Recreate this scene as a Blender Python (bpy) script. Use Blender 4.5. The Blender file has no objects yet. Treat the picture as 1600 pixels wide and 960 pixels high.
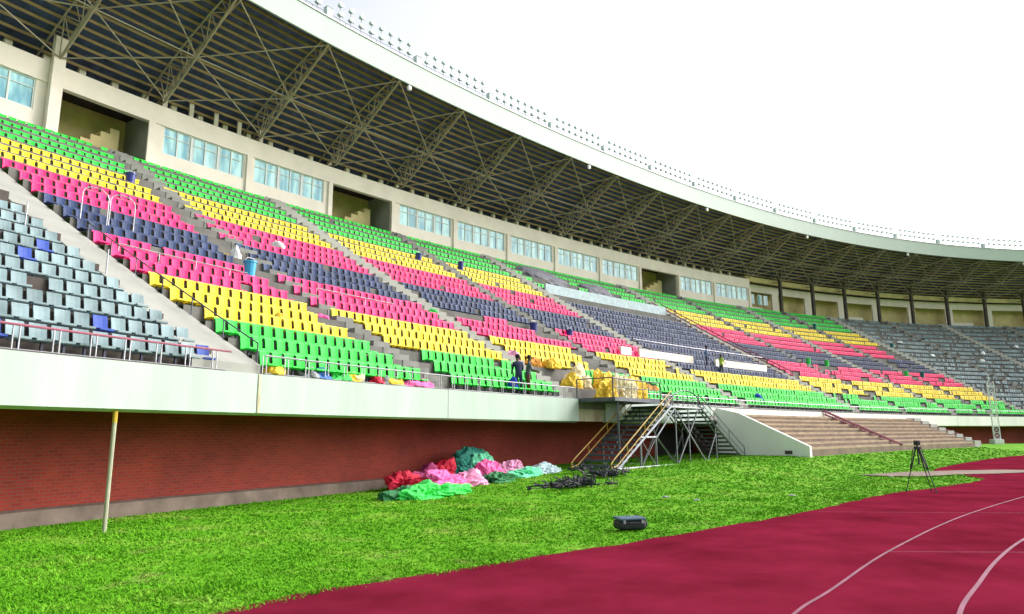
import bpy, bmesh, math, random
import numpy as np
from mathutils import Vector, Matrix, noise

random.seed(7)
SC = bpy.context.scene
COL = SC.collection
U = 1.25                       # metres per plan unit
EYE = 1.6                      # eye height in plan units
R = math.radians

# ------------------------------------------------------------------ camera
F_PX, PITCH, ROLL = 1081.926, 0.182192, -0.006473
cam_d = bpy.data.cameras.new('camera')
cam = bpy.data.objects.new('camera', cam_d); COL.objects.link(cam)
cam_d.sensor_width = 36.0; cam_d.lens = F_PX / 1600 * 36.0
cam_d.clip_start = 0.1; cam_d.clip_end = 2000
Fw = Vector((0, math.cos(PITCH), math.sin(PITCH)))
Up = Vector((0, -math.sin(PITCH), math.cos(PITCH)))
Rt = Vector((1, 0, 0))
R2 = Rt * math.cos(ROLL) + Up * math.sin(ROLL)
U2 = -Rt * math.sin(ROLL) + Up * math.cos(ROLL)
M = Matrix((R2, U2, -Fw)).transposed().to_4x4()
M.translation = Vector((0, 0, EYE * U))
cam.matrix_world = M
SC.camera = cam

# ------------------------------------------------------------------ world, sun, exposure
w = bpy.data.worlds.new('World'); SC.world = w; w.use_nodes = True
nt = w.node_tree; bg = nt.nodes['Background']
sky = nt.nodes.new('ShaderNodeTexSky'); sky.sky_type = 'NISHITA'; sky.sun_disc = False
SUN_EL, SUN_AZ = R(33), R(68)
sky.sun_elevation = SUN_EL; sky.sun_rotation = SUN_AZ
sky.air_density = 1.0; sky.dust_density = 5.0; sky.ozone_density = 1.0
hs = nt.nodes.new('ShaderNodeHueSaturation'); hs.inputs['Saturation'].default_value = 0.25
hs.inputs['Value'].default_value = 1.12
nt.links.new(sky.outputs[0], hs.inputs['Color']); nt.links.new(hs.outputs[0], bg.inputs[0])
bg.inputs[1].default_value = 0.15
sd = bpy.data.lights.new('sun', 'SUN'); sd.energy = 0.6; sd.angle = R(25); sd.color = (1, 0.97, 0.92)
so = bpy.data.objects.new('sun', sd); COL.objects.link(so)
sdir = Vector((math.sin(SUN_AZ) * math.cos(SUN_EL), math.cos(SUN_AZ) * math.cos(SUN_EL), math.sin(SUN_EL)))
so.rotation_euler = sdir.to_track_quat('Z', 'Y').to_euler()
SC.view_settings.view_transform = 'Standard'; SC.view_settings.look = 'None'
SC.view_settings.gamma = 1.0; SC.view_settings.exposure = 1.08

# ------------------------------------------------------------------ materials
def mat(name, col, rough=0.7, var=0.12, scale=3.0, metal=0.0, spec=0.4, bump=0.0, bscale=20, col2=None, stretch=None, detail=4, contrast=1.0):
    m = bpy.data.materials.new(name); m.use_nodes = True
    n = m.node_tree; b = n.nodes['Principled BSDF']
    b.inputs['Roughness'].default_value = rough; b.inputs['Metallic'].default_value = metal
    b.inputs['Specular IOR Level'].default_value = spec
    tc = n.nodes.new('ShaderNodeTexCoord'); mp = n.nodes.new('ShaderNodeMapping')
    n.links.new(tc.outputs['Object'], mp.inputs['Vector'])
    if stretch: mp.inputs['Scale'].default_value = stretch
    nz = n.nodes.new('ShaderNodeTexNoise'); nz.inputs['Scale'].default_value = scale
    nz.inputs['Detail'].default_value = detail; nz.inputs['Roughness'].default_value = 0.6
    n.links.new(mp.outputs[0], nz.inputs['Vector'])
    rp = n.nodes.new('ShaderNodeValToRGB')
    c2 = col2 if col2 else tuple(min(1, c * (1 + var)) for c in col)
    c1 = col if col2 else tuple(c * (1 - var) for c in col)
    h = 0.22 / contrast
    rp.color_ramp.elements[0].position = 0.5 - h; rp.color_ramp.elements[0].color = (*c1, 1)
    rp.color_ramp.elements[1].position = 0.5 + h; rp.color_ramp.elements[1].color = (*c2, 1)
    n.links.new(nz.outputs['Fac'], rp.inputs[0]); n.links.new(rp.outputs[0], b.inputs['Base Color'])
    if bump:
        n2 = n.nodes.new('ShaderNodeTexNoise'); n2.inputs['Scale'].default_value = bscale
        n.links.new(mp.outputs[0], n2.inputs['Vector'])
        bp = n.nodes.new('ShaderNodeBump'); bp.inputs['Strength'].default_value = bump
        n.links.new(n2.outputs['Fac'], bp.inputs['Height']); n.links.new(bp.outputs[0], b.inputs['Normal'])
    return m

def seat_mat(name, col, var=0.18):
    m = bpy.data.materials.new(name); m.use_nodes = True
    n = m.node_tree; b = n.nodes['Principled BSDF']
    b.inputs['Roughness'].default_value = 0.5; b.inputs['Specular IOR Level'].default_value = 0.2
    ge = n.nodes.new('ShaderNodeNewGeometry')
    nz = n.nodes.new('ShaderNodeTexNoise'); nz.inputs['Scale'].default_value = 1.3; nz.inputs['Detail'].default_value = 5
    n.links.new(ge.outputs['Position'], nz.inputs['Vector'])
    rp = n.nodes.new('ShaderNodeValToRGB')
    rp.color_ramp.elements[0].position = 0.3; rp.color_ramp.elements[0].color = (*[c * (1 - var) for c in col], 1)
    rp.color_ramp.elements[1].position = 0.7; rp.color_ramp.elements[1].color = (*[min(1, c * (1 + var) + 0.01) for c in col], 1)
    n.links.new(nz.outputs['Fac'], rp.inputs[0]); n.links.new(rp.outputs[0], b.inputs['Base Color'])
    return m

MT = dict(
    green=seat_mat('seat_green', (0.015, 0.62, 0.045)),
    yellow=seat_mat('seat_yellow', (0.82, 0.62, 0.012)),
    red=seat_mat('seat_red', (0.86, 0.010, 0.155)),
    dark=seat_mat('seat_dark', (0.008, 0.027, 0.10), 0.4),
    grey=seat_mat('seat_grey', (0.17, 0.245, 0.265), 0.35),
    blue=seat_mat('seat_blue', (0.02, 0.06, 0.32)),
    bracket=mat('bracket_steel', (0.03, 0.035, 0.06), 0.5, metal=0.3),
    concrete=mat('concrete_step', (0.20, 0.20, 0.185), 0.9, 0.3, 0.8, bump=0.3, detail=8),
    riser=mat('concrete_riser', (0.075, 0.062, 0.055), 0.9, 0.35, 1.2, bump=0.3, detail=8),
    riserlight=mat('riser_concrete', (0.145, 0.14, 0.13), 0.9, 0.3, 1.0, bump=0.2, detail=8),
    shadelift=mat('fascia_shade_lift', (0.74, 0.76, 0.70), 0.75, 0.08, 0.8, bump=0.08, detail=8, stretch=(1, 1, .2)),  # fascia paint lightened to offset shade on the side wall and far parapets
    stepface=mat('step_face', (0.17, 0.12, 0.085), 0.9, 0.35, 1.0, detail=8),
    ramp=mat('ramp_concrete', (0.31, 0.31, 0.28), 0.85, 0.12, 0.9, bump=0.15, detail=8),
    fascia=mat('painted_fascia', (0.40, 0.485, 0.43), 0.6, 0.13, 1.4, bump=0.05, stretch=(1, 1, 0.12), detail=8),
    cream=mat('cream_render', (0.84, 0.76, 0.68), 0.8, 0.09, 0.6, bump=0.1, detail=8),
    ochre=mat('ochre_render', (0.70, 0.58, 0.30), 0.85, 0.25, 0.5, detail=6),
    greywall=mat('grey_render', (0.34, 0.36, 0.33), 0.85, 0.15, 0.6),
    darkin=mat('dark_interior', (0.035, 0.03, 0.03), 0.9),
    roof=mat('roof_sheet', (0.06, 0.08, 0.21), 0.7, 0.4, 1.5),
    purlin=mat('purlin_steel', (0.36, 0.26, 0.12), 0.55, 0.3, 0.5, metal=0.2),
    truss=mat('truss_steel', (0.34, 0.30, 0.22), 0.55, 0.25, 0.8, metal=0.2),
    rooffascia=mat('roof_fascia_metal', (0.39, 0.48, 0.435), 0.5, 0.04, 0.4),
    railgrey=mat('rail_galvanised', (0.33, 0.33, 0.36), 0.45, 0.2, 3, metal=0.5),
    railred=mat('rail_red', (0.33, 0.10, 0.15), 0.5, 0.2, 3),
    railmaroon=mat('rail_maroon', (0.22, 0.025, 0.06), 0.5, 0.2, 3),
    yellowrail=mat('rail_yellow', (0.38, 0.23, 0.03), 0.5, 0.25, 3),
    steel=mat('scaffold_steel', (0.12, 0.13, 0.145), 0.5, 0.25, 2, metal=0.4),
    darksteel=mat('tread_steel', (0.09, 0.10, 0.12), 0.55, 0.3, 2, metal=0.4),
    bench=mat('weathered_bench', (0.34, 0.25, 0.16), 0.85, 0.35, 1.2, detail=8, stretch=(1, 1, 3)),
    plinth=mat('plinth_concrete', (0.20, 0.15, 0.125), 0.9, 0.4, 1.5, bump=0.3, detail=8),
    polepaint=mat('pole_paint', (0.36, 0.36, 0.26), 0.6, 0.2, 2),
    poleyellow=mat('pole_yellow', (0.55, 0.36, 0.03), 0.6, 0.2, 2),
    white=mat('white_paint', (0.72, 0.74, 0.74), 0.5, 0.06, 2),
    track=mat('track_rubber', (0.095, 0.007, 0.016), 1.0, spec=0.0, bump=0.25, bscale=60, scale=0.5, col2=(0.205, 0.015, 0.040), detail=15),
    line=mat('track_line', (0.20, 0.055, 0.10), 0.8, 0.3, 1.5, detail=8),
    sand=mat('bare_ground', (0.17, 0.12, 0.09), 0.95, 0.3, 1.0, detail=8),
    black=mat('black_fabric', (0.014, 0.016, 0.022), 0.6, 0.3, 6),
    casetop=mat('case_fabric', (0.055, 0.10, 0.16), 0.5, 0.3, 6),
    bluebin=mat('blue_plastic', (0.02, 0.035, 0.22), 0.4, 0.15, 3),
    cyanbin=mat('sky_blue_plastic', (0.04, 0.35, 0.62), 0.4, 0.1, 3),
    tealbin=mat('teal_plastic', (0.01, 0.14, 0.15), 0.4, 0.1, 3),
    lamp=mat('lamp_housing', (0.46, 0.58, 0.55), 0.4, 0.2, 3),
    lampglass=mat('lamp_glass', (0.50, 0.62, 0.60), 0.15, 0.1, 3),
    skin=mat('skin', (0.11, 0.055, 0.03), 0.6), hair=mat('hair', (0.01, 0.009, 0.008), 0.9),
    cloth_blue=mat('cloth_blue', (0.012, 0.05, 0.42), 0.9), cloth_navy=mat('cloth_navy', (0.02, 0.028, 0.07), 0.9),
    cloth_grey=mat('cloth_grey', (0.10, 0.11, 0.13), 0.9), cloth_hiv=mat('cloth_hi_vis', (0.42, 0.62, 0.06), 0.9),
    cloth_sky=mat('cloth_sky', (0.12, 0.22, 0.40), 0.9), cloth_brown=mat('cloth_brown', (0.14, 0.06, 0.03), 0.9),
)

def brick_mat():
    m = bpy.data.materials.new('red_brick'); m.use_nodes = True
    n = m.node_tree; b = n.nodes['Principled BSDF']; b.inputs['Roughness'].default_value = 0.85
    uv = n.nodes.new('ShaderNodeUVMap')
    br = n.nodes.new('ShaderNodeTexBrick'); br.inputs['Scale'].default_value = 1.0
    br.inputs['Brick Width'].default_value = 0.23; br.inputs['Row Height'].default_value = 0.085
    br.inputs['Mortar Size'].default_value = 0.012
    br.inputs['Color1'].default_value = (0.42, 0.042, 0.018, 1); br.inputs['Color2'].default_value = (0.30, 0.028, 0.016, 1)
    br.inputs['Mortar'].default_value = (0.27, 0.075, 0.055, 1)
    n.links.new(uv.outputs[0], br.inputs['Vector'])
    nz = n.nodes.new('ShaderNodeTexNoise'); nz.inputs['Scale'].default_value = 0.45; nz.inputs['Detail'].default_value = 8
    n.links.new(uv.outputs[0], nz.inputs['Vector'])
    mx = n.nodes.new('ShaderNodeMixRGB'); mx.blend_type = 'MULTIPLY'; mx.inputs[0].default_value = 0.8
    rp = n.nodes.new('ShaderNodeValToRGB'); rp.color_ramp.elements[0].position = 0.3; rp.color_ramp.elements[0].color = (0.55, 0.5, 0.55, 1)
    rp.color_ramp.elements[1].position = 0.7; rp.color_ramp.elements[1].color = (1.15, 1.1, 1.05, 1)
    n.links.new(nz.outputs['Fac'], rp.inputs[0]); n.links.new(br.outputs['Color'], mx.inputs[1]); n.links.new(rp.outputs[0], mx.inputs[2])
    n.links.new(mx.outputs[0], b.inputs['Base Color'])
    bp = n.nodes.new('ShaderNodeBump'); bp.inputs['Strength'].default_value = 0.3; bp.inputs['Distance'].default_value = 0.01
    n.links.new(br.outputs['Fac'], bp.inputs['Height']); bp.invert = True; n.links.new(bp.outputs[0], b.inputs['Normal'])
    return m
MT['brick'] = brick_mat()

def pane_mat():
    m = bpy.data.materials.new('tinted_pane'); m.use_nodes = True
    n = m.node_tree; b = n.nodes['Principled BSDF']; b.inputs['Roughness'].default_value = 0.12
    b.inputs['Specular IOR Level'].default_value = 0.7
    uv = n.nodes.new('ShaderNodeUVMap'); mp = n.nodes.new('ShaderNodeMapping'); mp.inputs['Scale'].default_value = (1.6, 0.25, 1)
    n.links.new(uv.outputs[0], mp.inputs[0])
    nz = n.nodes.new('ShaderNodeTexNoise'); nz.inputs['Scale'].default_value = 1.2; nz.inputs['Detail'].default_value = 3
    n.links.new(mp.outputs[0], nz.inputs['Vector'])
    rp = n.nodes.new('ShaderNodeValToRGB')
    rp.color_ramp.elements[0].position = 0.40; rp.color_ramp.elements[0].color = (0.07, 0.34, 0.46, 1)
    rp.color_ramp.elements[1].position = 0.62; rp.color_ramp.elements[1].color = (0.45, 0.82, 0.84, 1)
    n.links.new(nz.outputs['Fac'], rp.inputs[0]); n.links.new(rp.outputs[0], b.inputs['Base Color'])
    return m
MT['pane'] = pane_mat()

def grass_mat(name, dark):
    m = bpy.data.materials.new(name); m.use_nodes = True
    n = m.node_tree; b = n.nodes['Principled BSDF']; b.inputs['Roughness'].default_value = 0.8
    b.inputs['Specular IOR Level'].default_value = 0.05; b.inputs['Roughness'].default_value = 1.0
    ge = n.nodes.new('ShaderNodeNewGeometry')
    nz = n.nodes.new('ShaderNodeTexNoise'); nz.inputs['Scale'].default_value = 0.45; nz.inputs['Detail'].default_value = 6; nz.inputs['Roughness'].default_value = 0.65
    n2 = n.nodes.new('ShaderNodeTexNoise'); n2.inputs['Scale'].default_value = 6; n2.inputs['Detail'].default_value = 6
    n.links.new(ge.outputs['Position'], nz.inputs['Vector']); n.links.new(ge.outputs['Position'], n2.inputs['Vector'])
    rp = n.nodes.new('ShaderNodeValToRGB')
    e = rp.color_ramp.elements
    e[0].position = 0.33; e[0].color = (0.085 * dark, 0.25 * dark, 0.012 * dark, 1)
    e[1].position = 0.68; e[1].color = (0.20 * dark, 0.36 * dark, 0.04 * dark, 1)
    k = e.new(0.5); k.color = (0.105 * dark, 0.31 * dark, 0.014 * dark, 1)
    ad = n.nodes.new('ShaderNodeMath'); ad.operation = 'MULTIPLY_ADD'; ad.inputs[1].default_value = 0.35
    sb = n.nodes.new('ShaderNodeMath'); sb.operation = 'SUBTRACT'; sb.inputs[1].default_value = 0.5
    n.links.new(n2.outputs['Fac'], sb.inputs[0]); n.links.new(sb.outputs[0], ad.inputs[0]); n.links.new(nz.outputs['Fac'], ad.inputs[2])
    n.links.new(ad.outputs[0], rp.inputs[0])
    n3 = n.nodes.new('ShaderNodeTexNoise'); n3.inputs['Scale'].default_value = 0.8; n3.inputs['Detail'].default_value = 9; n3.inputs['Roughness'].default_value = 0.7
    n.links.new(ge.outputs['Position'], n3.inputs['Vector'])
    r3 = n.nodes.new('ShaderNodeValToRGB'); r3.color_ramp.elements[0].position = 0.56; r3.color_ramp.elements[0].color = (0, 0, 0, 1); r3.color_ramp.elements[1].position = 0.72; r3.color_ramp.elements[1].color = (.75, .75, .75, 1)
    n.links.new(n3.outputs['Fac'], r3.inputs[0])
    mx = n.nodes.new('ShaderNodeMixRGB'); mx.inputs[2].default_value = (0.27, 0.27, 0.09, 1)
    n.links.new(r3.outputs[0], mx.inputs[0]); n.links.new(rp.outputs[0], mx.inputs[1]); n.links.new(mx.outputs[0], b.inputs['Base Color'])
    return m
MT['ground'] = grass_mat('turf_ground', 0.95)
MT['blade'] = grass_mat('grass_blade', 1.1)

def cloth(name, c, v=0.2): MT[name] = mat(name, c, 0.75, v, 2.5)
cloth('heap_red', (0.58, 0.010, 0.045)); cloth('heap_maroon', (0.26, 0.015, 0.10)); cloth('heap_pink', (0.78, 0.12, 0.36))
cloth('heap_palepink', (0.78, 0.32, 0.52)); cloth('heap_green', (0.05, 0.62, 0.10)); cloth('heap_teal', (0.02, 0.24, 0.18))
cloth('heap_mint', (0.14, 0.62, 0.36)); cloth('heap_white', (0.48, 0.60, 0.64)); cloth('heap_darkgreen', (0.02, 0.16, 0.05))
cloth('heap_yellow', (0.72, 0.48, 0.04)); cloth('heap_cream', (0.68, 0.58, 0.36)); cloth('heap_orange', (0.62, 0.28, 0.04))
cloth('heap_blue', (0.06, 0.16, 0.42)); cloth('heap_grey', (0.28, 0.29, 0.32)); cloth('tarp_grey', (0.17, 0.17, 0.20)); cloth('tarp_pale', (0.42, 0.52, 0.56))

# ------------------------------------------------------------------ object helpers
class MB:
    def __init__(s): s.v = []; s.f = []; s.uv = []; s.smooth = False
    def add(s, verts, faces, uvs=None):
        o = len(s.v); s.v += [tuple(v) for v in verts]
        for i, f in enumerate(faces):
            s.f.append(tuple(o + a for a in f)); s.uv.append(uvs[i] if uvs else None)
    def box(s, c, d, rot=0.0):
        cx, cy, cz = c; hx, hy, hz = d[0] / 2, d[1] / 2, d[2] / 2; cr, sr = math.cos(rot), math.sin(rot)
        vs = []
        for z in (-hz, hz):
            for x, y in ((-hx, -hy), (hx, -hy), (hx, hy), (-hx, hy)):
                vs.append((cx + x * cr - y * sr, cy + x * sr + y * cr, cz + z))
        s.add(vs, [(0, 3, 2, 1), (4, 5, 6, 7), (0, 1, 5, 4), (1, 2, 6, 5), (2, 3, 7, 6), (3, 0, 4, 7)])
    def bar(s, a, b, r, n=6, r2=None):
        a = Vector(a); b = Vector(b); d = (b - a)
        if d.length < 1e-6: return
        d.normalize(); q = d.orthogonal().normalized(); p = d.cross(q); r2 = r if r2 is None else r2
        vs = [a + (q * math.cos(2 * math.pi * (i + .5) / n) + p * math.sin(2 * math.pi * (i + .5) / n)) * r for i in range(n)]
        vs += [b + (q * math.cos(2 * math.pi * (i + .5) / n) + p * math.sin(2 * math.pi * (i + .5) / n)) * r2 for i in range(n)]
        s.add(vs, [(i, (i + 1) % n, n + (i + 1) % n, n + i) for i in range(n)] + [tuple(range(n))[::-1], tuple(range(n, 2 * n))])
    def path(s, pts, r, n=6):
        for a, b in zip(pts[:-1], pts[1:]): s.bar(a, b, r, n)
    def mesh(s, name, mats):
        me = bpy.data.meshes.new(name); me.from_pydata(s.v, [], s.f)
        if any(u is not None for u in s.uv):
            l = me.uv_layers.new(name='UVMap')
            for p, u in zip(me.polygons, s.uv):
                if u is None: continue
                for li, uvv in zip(p.loop_indices, u): l.data[li].uv = uvv
        for m in (mats if isinstance(mats, (list, tuple)) else [mats]): me.materials.append(m)
        if s.smooth: me.polygons.foreach_set('use_smooth', [True] * len(me.polygons))
        me.update(); return me
    def build(s, name, mats, parent=None):
        o = bpy.data.objects.new(name, s.mesh(name, mats)); COL.objects.link(o)
        if parent is not None: o.parent = parent
        return o
def tag(o, label=None, cat=None, group=None, kind=None):
    if label: o['label'] = label
    if cat: o['category'] = cat
    if group: o['group'] = group
    if kind: o['kind'] = kind
    return o
def empty(name, loc=(0, 0, 0), rz=0):
    o = bpy.data.objects.new(name, None); COL.objects.link(o); o.location = loc; o.rotation_euler = (0, 0, rz)
    o.empty_display_size = 0.3; return o
def bevel(o, w=0.01, seg=1):
    m = o.modifiers.new('bevel', 'BEVEL'); m.width = w; m.segments = seg; m.limit_method = 'ANGLE'; return o

# ------------------------------------------------------------------ plan curve of the stand front
SK = [-15, 0, 20, 40, 65, 95, 130]
KK = [0.016756, 0.016734, 0.007602, 0.004402, 0.009345, 0.015196, 0.015201]
_ss = np.arange(-40, 200.01, 0.5); _k = np.interp(_ss, SK, KK)
_h = np.concatenate([[0], np.cumsum((_k[1:] + _k[:-1]) / 2 * 0.5)]); _h = _h - _h[80] + 0.460185
_hm = (_h[1:] + _h[:-1]) / 2
_X = np.concatenate([[0], np.cumsum(np.sin(_hm) * .5)]); _Z = np.concatenate([[0], np.cumsum(np.cos(_hm) * .5)])
_X += -6.80058 - _X[80]; _Z += 12.561399 - _Z[80]
def hd(s): return float(np.interp(s, _ss, _h))
def P(s, d, h):
    """plan arc length s, distance d behind the front edge, height h above the eye (plan units) -> metres"""
    X = float(np.interp(s, _ss, _X)); Z = float(np.interp(s, _ss, _Z)); a = hd(s)
    return Vector(((X - d * math.cos(a)) * U, (Z + d * math.sin(a)) * U, (h + EYE) * U))
def inward(s): a = hd(s); return Vector((math.cos(a), -math.sin(a), 0))
def zrot(s): return math.pi / 2 - hd(s)         # local -Y looks to the pitch
FT = 1.33
def rake(d): return FT + 0.526291 * d + 0.002559 * d * d
def dback(i): return 0.47 + 0.8245 * i + 0.00752 * i * i if i >= 0 else 0.02
def tread(i): return rake(dback(i)) - 0.226
NROW = 22
S0, S1 = -9.0, 112.0
def srange(a, b, step=1.0):
    n = max(1, int(math.ceil((b - a) / step))); return [a + (b - a) * i / n for i in range(n + 1)]
def sweep(mb, prof, a, b, step=1.0, close=False, uv=False):
    """profile points (d, h) swept along s"""
    ss = srange(a, b, step); n = len(prof); vs = []
    for s in ss: vs += [P(s, d, h) for d, h in prof]
    fs = []; uvs = []
    cum = [0]
    for (d0, h0), (d1, h1) in zip(prof[:-1], prof[1:]): cum.append(cum[-1] + math.hypot(d1 - d0, h1 - h0))
    if close: cum.append(cum[-1] + math.hypot(prof[0][0] - prof[-1][0], prof[0][1] - prof[-1][1]))
    m = n if close else n - 1
    for i in range(len(ss) - 1):
        for j in range(m):
            k = (j + 1) % n
            fs.append((i * n + j, (i + 1) * n + j, (i + 1) * n + k, i * n + k))
            uvs.append([(ss[i] * U, cum[j] * U), (ss[i + 1] * U, cum[j] * U), (ss[i + 1] * U, cum[j + 1] * U), (ss[i] * U, cum[j + 1] * U)])
    if close:
        fs.append(tuple(range(n))); uvs.append([(0, 0)] * n)
        L = (len(ss) - 1) * n; fs.append(tuple(L + j for j in range(n))[::-1]); uvs.append([(0, 0)] * n)
    mb.add(vs, fs, uvs)
def project(p):
    v = p - Vector((0, 0, EYE * U)); z = v.dot(Fw)
    if z <= 0.1: return None
    return 800 + F_PX * v.dot(R2) / z, 480 - F_PX * v.dot(U2) / z, z

# ------------------------------------------------------------------ ground and track
_cs = np.arange(-39, 190, 0.5)
_cx = np.interp(_cs, _ss, _X); _cz = np.interp(_cs, _ss, _Z); _ch = np.interp(_cs, _ss, _h)
def sd_of(x, y):
    X, Z = x / U, y / U
    q = (_cx - X) ** 2 + (_cz - Z) ** 2; i = int(np.argmin(q))
    d = -(X - _cx[i]) * math.cos(_ch[i]) + (Z - _cz[i]) * math.sin(_ch[i])
    return _cs[i], d
def gz_sd(s, d):
    r = float(np.interp(s, [8, 17, 30, 60, 75, 100], [0, .34, .56, .60, .5, .42]))
    t = min(1, max(0, (d + 8.5) / 5.0)); t = t * t * (3 - 2 * t)
    return -EYE + r * t
def gz(x, y):
    s, d = sd_of(x, y); b = 0.02 * noise.noise(Vector((x * .5, y * .5, 0)))
    return (gz_sd(s, d) + EYE) * U + b * (1 if d > -9 else 0)
def axis(a, b, fine0, fine1, st):
    r = [a]; x = a
    while x < b:
        stp = st if fine0 <= x < fine1 else max(st, min(60, 0.25 * max(fine0 - x, x - fine1) + st)); x = min(b, x + stp); r.append(x)
    return r
xs = axis(-900, 900, -16, 130, 1.3); ys = axis(-900, 900, 0, 110, 1.3)
track_o = [(-9, -30), (-7, -10), (-5.3, 0), (-3.8, 4.6), (-2.71, 6.74), (-2.02, 7.64), (-.78, 8.62), (.4, 9.67), (1.9, 10.89), (5.76, 14.43), (9.46, 18.3), (15.31, 23.42),
           (16.6, 26.4), (17.87, 30.16), (24.7, 38.11), (33.44, 46.37), (45, 54), (60, 59.5), (75, 61), (90, 59), (110, 50)]
track_o = [(a * U, b * U) for a, b in track_o]
mb = MB()
for y in ys:
    for x in xs: mb.v.append((x, y, gz(x, y) - 0.002))
nx = len(xs)
for j in range(len(ys) - 1):
    for i in range(nx - 1):
        mb.f.append((j * nx + i, j * nx + i + 1, (j + 1) * nx + i + 1, (j + 1) * nx + i)); mb.uv.append(None)
mb.smooth = True
g = mb.build('ground', MT['ground']); g['kind'] = 'structure'

def smoothline(pts, n=6):
    out = []
    for i in range(len(pts) - 1):
        p0 = pts[max(0, i - 1)]; p1 = pts[i]; p2 = pts[i + 1]; p3 = pts[min(len(pts) - 1, i + 2)]
        for k in range(n):
            t = k / n
            out.append(tuple(0.5 * ((2 * p1[a]) + (-p0[a] + p2[a]) * t + (2 * p0[a] - 5 * p1[a] + 4 * p2[a] - p3[a]) * t * t + (-p0[a] + 3 * p1[a] - 3 * p2[a] + p3[a]) * t ** 3) for a in (0, 1)))
    out.append(pts[-1]); return out
edge = smoothline(track_o, 10)
# ragged outer edge where the turf creeps over the rubber
rag = []
for i, (x, y) in enumerate(edge):
    j = 0.10 * noise.noise(Vector((x * 1.3, y * 1.3, 3))) + 0.05 * noise.noise(Vector((x * 5, y * 5, 8)))
    rag.append((x - j, y + j))
inner = [(8, -30), (7, -10), (8.5, 0), (10, 4), (12, 8), (14, 11), (16, 14), (18, 16.5), (21, 19), (24, 21.5), (27, 24), (30, 27), (32, 29), (34, 31), (40, 36), (48, 42), (56, 46), (64, 48.5), (75, 50), (88, 48), (104, 40)]
inner = smoothline([(a * U, b * U) for a, b in inner], 10)
mb = MB(); n = len(edge); cols = 14
zt = 0.022
for (a, b), (c, d) in zip(rag, inner):
    for k in range(cols + 1):
        t = k / cols; x = a + (c - a) * t; y = b + (d - b) * t
        mb.v.append((x, y, max(zt, gz(x, y) + 0.012)))
for i in range(n - 1):
    for k in range(cols):
        mb.f.append((i * (cols + 1) + k, i * (cols + 1) + k + 1, (i + 1) * (cols + 1) + k + 1, (i + 1) * (cols + 1) + k)); mb.uv.append(None)
tr = mb.build('running_track', MT['track']); tr['kind'] = 'structure'
def strip(name, pts, wd, m, z):
    pl = smoothline([(a * U, b * U) for a, b in pts], 10); mb = MB(); vs = []
    for i, p in enumerate(pl):
        a = pl[max(0, i - 1)]; b = pl[min(len(pl) - 1, i + 1)]; dx, dy = b[0] - a[0], b[1] - a[1]; L = math.hypot(dx, dy) or 1
        nx_, ny_ = -dy / L * wd / 2, dx / L * wd / 2
        vs += [(p[0] + nx_, p[1] + ny_, z), (p[0] - nx_, p[1] - ny_, z)]
    mb.add(vs, [(2 * i, 2 * i + 1, 2 * i + 3, 2 * i + 2) for i in range(len(pl) - 1)])
    o = mb.build(name, m); o['kind'] = 'structure'; return o
L1 = [(-.6, -6), (.2, 0), (1.0, 3.6), (1.7, 5.3), (2.54, 6.61), (3.25, 7.49), (5.15, 9.89), (8.4, 13.53), (12.5, 17.53), (17, 21.6), (22, 25.8), (30, 32.5)]
L2 = [(.9, -6), (1.5, 0), (2.4, 3.6), (3.1, 5.2), (3.98, 6.57), (4.92, 7.74), (6.08, 9.13), (7.6, 10.77), (10.5, 13.6), (15, 17.6), (21, 22.3), (29, 28.7)]
strip('lane_line', L1, 0.045, MT['line'], 0.03)
strip('lane_line', L2, 0.055, MT['line'], 0.03)
strip('lane_line', [(a + 1.15, b - .55) for a, b in L2], 0.055, MT['line'], 0.03)
strip('lane_line', [(a + 2.3, b - 1.1) for a, b in L2], 0.055, MT['line'], 0.03)
strip('lane_line', [(5.05, 9.75), (7.5, 9.6), (9.9, 9.45)], 0.02, MT['line'], 0.026)
strip('lane_line', [(6.2, 14.6), (8.5, 14.3), (11, 14.0)], 0.02, MT['line'], 0.026)
# bare patch beside the track
bp = [(12.9, 26.6), (15.2, 28.2), (17.9, 29.2), (20.4, 29.6), (21.6, 28.6), (18.8, 27.2), (16.6, 26.6), (14.6, 25.7)]
mb = MB(); cx = sum(p[0] for p in bp) / 8 * U; cy = sum(p[1] for p in bp) / 8 * U
ring = smoothline([(a * U, b * U) for a, b in bp + bp[:1]], 5)[:-1]
vs = [(cx, cy, gz(cx, cy) + 0.05)] + [(x + .15 * noise.noise(Vector((x * 2, y * 2, 0))), y + .15 * noise.noise(Vector((x * 2, y * 2, 5))), gz(x, y) + 0.04) for x, y in ring]
mb.add(vs, [(0, i + 1, (i + 1) % len(ring) + 1) for i in range(len(ring))])
o = mb.build('bare_patch', MT['sand']); o['kind'] = 'structure'

# ------------------------------------------------------------------ grandstand
GS = empty('grandstand', P(20, 0, -EYE))
GSI = Matrix.Translation(-GS.location)
tag(GS, 'long curved covered grandstand with brick base, cream parapet and dark trussed roof', 'grandstand')
def part(mb_, name, m, parent=None):
    o = mb_.build(name, m, GS if parent is None else parent)
    if parent is None: o.matrix_parent_inverse = GSI
    return o
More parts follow.
